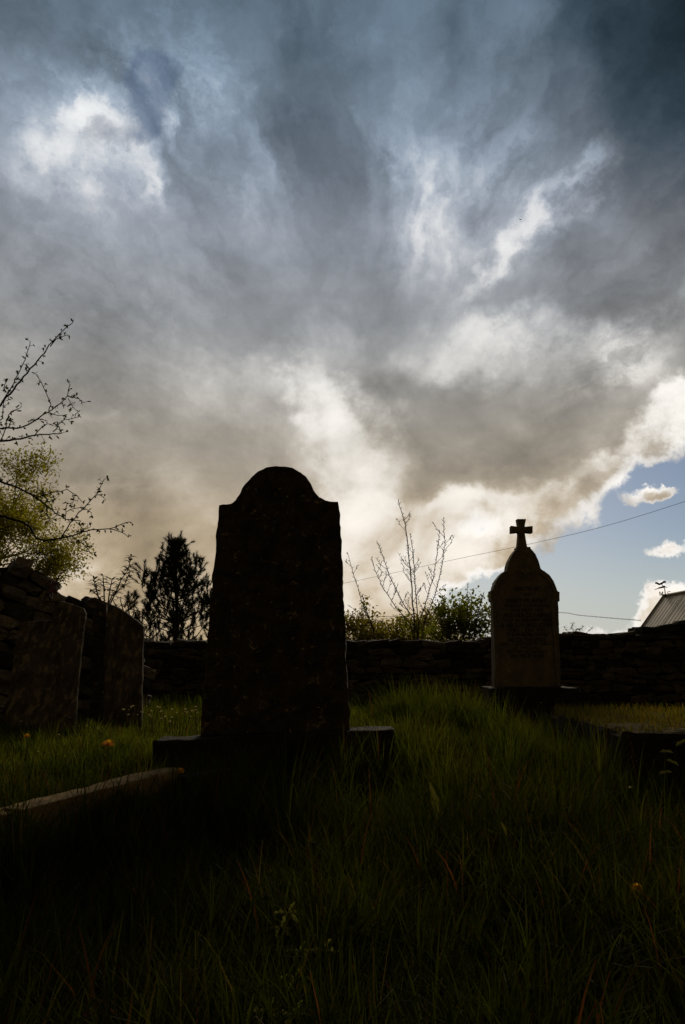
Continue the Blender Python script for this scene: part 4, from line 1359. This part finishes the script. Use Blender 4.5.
# tiny pale flower heads nodding over the lawn
rnd = random.Random(40)
spots = [(110 + 88 * rnd.random() ** .7, rnd.gauss(711, 3.5), rnd.uniform(4.6, 5.6)) for k in range(30)]
spots += [(21, 722, 4.8), (70, 718, 4.9), (87, 726, 4.7), (98, 729, 4.6), (160, 708, 5.6), (170, 722, 5.0), (59, 735, 4.4), (38, 752, 3.9)]
proto = None
def pale_flower(c, s_, label, group, proto_o):
    g0 = gz(c.x, c.y)
    if proto_o is None:
        t_ = thing('pale_flower', label, 'flower', (c.x, c.y, c.z), group)
        mb = MB(); mb.tube([c, c - Vector((.012, .004, .13)), c - Vector((.015, .004, .25))], [.0012, .0014, .0016], 4); mb.build('stem', M_STEM, t_)
        mb = MB()
        for k in range(14):
            a = k * 2.399
            d = Vector((math.cos(a), math.sin(a), .15 + .5 * (k % 3))).normalized()
            mb.leaf(c, d, Vector((0, 0, 1)), .013, .007, .1, .1)
        mb.build('flower_head', M_PALE, t_)
        return t_
    t_ = copy_thing(proto_o)
    t_.location = c
    t_.rotation_euler = (0, 0, rnd.uniform(0, 6.28)); t_.scale = (s_,) * 3
    return t_
for px, py, Y in spots:
    o = pale_flower(at(px, py, Y), rnd.uniform(.7, 1.2), 'tiny pale flower on a thin stem in the lawn left of the dark headstone', 'tiny pale flowers on the left lawn', proto)
    proto = proto or o
GL2 = 'tiny pale seed head in the long grass right of the dark headstone'
for px, py, Y in [(426, 717, 5.2), (420, 720, 5.1), (515, 720, 5.4), (511, 725, 5.2), (516, 726, 5.2), (479, 733, 4.6), (428, 705, 6.0), (541, 703, 5.9), (448, 710, 5.6), (434, 702, 6.2), (630, 788, 3.0)]:
    o = pale_flower(at(px, py, Y), rnd.uniform(.6, 1.0), '', '', proto)
    o['label'] = GL2; o['group'] = 'tiny pale seed heads in the right-hand grass'

# broad-leaved weeds
LMD = leaf_mat('dock_leaf', [(.07, .075, .018), (.13, .12, .035), (.19, .16, .05)], .35, rough=.45, gloss=.2)
LMB = leaf_mat('bramble_leaf', [(.18, .19, .05), (.25, .24, .08), (.32, .29, .11)], .5, rough=.45, gloss=.2)


def jag_leaf(mb, p, d, n, L_, w, lobes, rnd):
    """a flat lobed leaf"""
    d = d.normalized(); s_ = d.cross(n).normalized(); n = s_.cross(d).normalized()
    m = lobes * 2
    L1, L2, mid = [], [], []
    for k in range(m + 1):
        t_ = k / m
        env = math.sin(math.pi * min(1, t_ * .93 + .05)) ** .8
        ww = w * .5 * env * (1.0 if k % 2 else .55) if lobes > 1 else w * .5 * env
        c = p + d * (L_ * t_) - n * (.3 * L_ * t_ * t_)
        fw = d * (L_ * .06 if k % 2 else 0)
        mid.append(c); L1.append(c - s_ * ww + n * ww * .25 + fw); L2.append(c + s_ * ww + n * ww * .25 + fw)
    vs = L1 + mid + L2
    q_ = m + 1
    fs = []
    for k in range(m):
        fs += [(k, q_ + k, q_ + k + 1, k + 1), (q_ + k, 2 * q_ + k, 2 * q_ + k + 1, q_ + k + 1)]
    mb.add(vs, fs)


def weed(label, name, px, py, Y, leaves, mat, group='broad-leaved weeds in the foreground grass'):
    """leaves: (px, py, direction in the picture plane (right, up, toward camera), length, width, lobes)"""
    c = at(px, py, Y)
    g0 = gz(c.x, c.y)
    rnd = random.Random(int(px * 7 + py))
    t_ = thing(name, label, 'weed', (c.x, c.y, g0), group)
    st, lf = MB(), MB()
    root = Vector((c.x, c.y + .02, g0))
    for (a_, b_, dr, L_, w, lobes) in leaves:
        p = at(a_, b_, Y + rnd.uniform(-.03, .03))
        st.tube([root, root.lerp(p, .6) + Vector((0, 0, .02)), p], [.002, .0018, .0012], 5)
        d = Vector((dr[0], -dr[2], dr[1]))
        n = Vector((rnd.uniform(-.3, .3), -.55, .85))
        jag_leaf(lf, p, d, n, L_, w, lobes, rnd)
    st.build('stem', M_STEM, t_)
    lf.build('leaves', mat, t_)
weed('tall mottled dock leaf standing upright below the plinth right end', 'dock_plant', 438, 815, 2.25, [(438, 822, (-.10, 1, .1), .11, .028, 1), (441, 830, (.15, 1, .1), .06, .020, 1)], LMD)
weed('drooping dock leaf with a curled tip in the middle of the grass', 'dock_plant', 505, 850, 2.0, [(486, 829, (1, -.45, .2), .095, .026, 1), (512, 846, (.25, -1, .2), .06, .022, 1), (500, 820, (.4, -.8, .1), .05, .01, 1)], LMD)
weed('jagged pale leaf low at lower right', 'lobed_weed', 598, 925, 1.55, [(592, 928, (.6, .9, .1), .04, .04, 3), (594, 924, (1.0, .15, .2), .038, .03, 3)], LMB)
weed('three-part pale leaf below the jagged one at lower right', 'lobed_weed', 585, 968, 1.42, [(562, 958, (1, -.2, .2), .055, .026, 2), (584, 962, (.1, .9, .3), .03, .02, 2), (590, 966, (.8, -.7, .2), .055, .028, 1)], LMB)
weed('rosette of small rounded leaves near the bottom middle', 'clover_plant', 436, 976, 1.38, [(440, 968, (.1, .9, .4), .020, .018, 1), (444, 975, (1, .05, .3), .026, .018, 1), (432, 974, (-1, .2, .3), .026, .016, 1), (436, 978, (.5, -.3, .5), .018, .014, 1), (424, 984, (-.4, -.6, .4), .024, .018, 1)], LMB)
for i, (px, py, w_) in enumerate(((288, 913, 1.0), (280, 928, .7), (299, 951, .8), (323, 951, 1.0), (295, 978, .9), (266, 1012, 1.0), (293, 1015, 1.0))):
    lb = ['ferny leaf spray highest of the bottom-left weeds', 'small ferny leaf just under the highest spray', 'small ferny leaf left of the widest spray', 'ferny leaf spray set furthest right of its group',
          'ferny leaf alone between the upper and the bottom sprays', 'ferny leaf spray at the bottom edge, left one', 'ferny leaf spray at the bottom edge, right one'][i]
    Y = 1.42 - (py - 913) * .0034
    k = .021 * w_
    weed(lb, 'ferny_weed', px, py + 6, Y, [(px, py, (-.9, .25, .3), k * 1.2, k * .6, 3), (px, py, (.9, .2, .3), k * 1.3, k * .6, 3), (px + 1, py - 1, (.3, .8, .3), k, k * .5, 3), (px, py, (-.5, -.6, .3), k, k * .5, 3), (px + 3, py, (.7, -.6, .3), k, k * .5, 3)], LMB, 'ferny weeds at the bottom of the photo')
weed('nettle-like weed in front of the mossy ledger slab', 'leafy_weed', 668, 768, 2.9, [(660, 752, (1, .2, .2), .05, .025, 2), (666, 760, (1, -.2, .2), .05, .025, 2), (676, 746, (.6, .5, .2), .05, .025, 2), (672, 772, (-.8, .1, .2), .05, .025, 2)], LMD)

# dead russet blades lying across the green
M_DEAD = leaf_mat('dead_blade', [(.16, .06, .025), (.24, .11, .05)], .3)
for lb, pts_, Y, w_ in (('reddish dead grass blade, longest of the dead blades at bottom middle', [(430, 953), (450, 950), (464, 940), (476, 928), (486, 917)], 1.5, .005),
                        ('short russet dead blade left of the clover rosette', [(405, 955), (414, 961), (422, 968)], 1.42, .005),
                        ('russet dead blade at the bottom left of the grass', [(160, 1008), (164, 995), (167, 978)], 1.32, .004),
                        ('pale dead stem sloping in the bottom right corner', [(462, 985), (470, 993), (476, 1003)], 1.36, .004)):
    mb = MB()
    P_ = [at(a_, b_, Y) for a_, b_ in pts_]
    n = len(P_)
    for i in range(n - 1):
        s0, s1 = w_ * math.sin(math.pi * (i + .25) / n), w_ * math.sin(math.pi * (i + 1.2) / n)
        t_ = (P_[i + 1] - P_[i]).normalized(); sd_ = t_.cross(Vector((0, -.6, .8))).normalized()
        mb.add([P_[i] - sd_ * s0, P_[i] + sd_ * s0, P_[i + 1] + sd_ * s1, P_[i + 1] - sd_ * s1], [(0, 1, 2, 3)])
    tag(mb.build('dead_blade', M_DEAD), lb, 'dead grass', 'dead blades in the foreground')
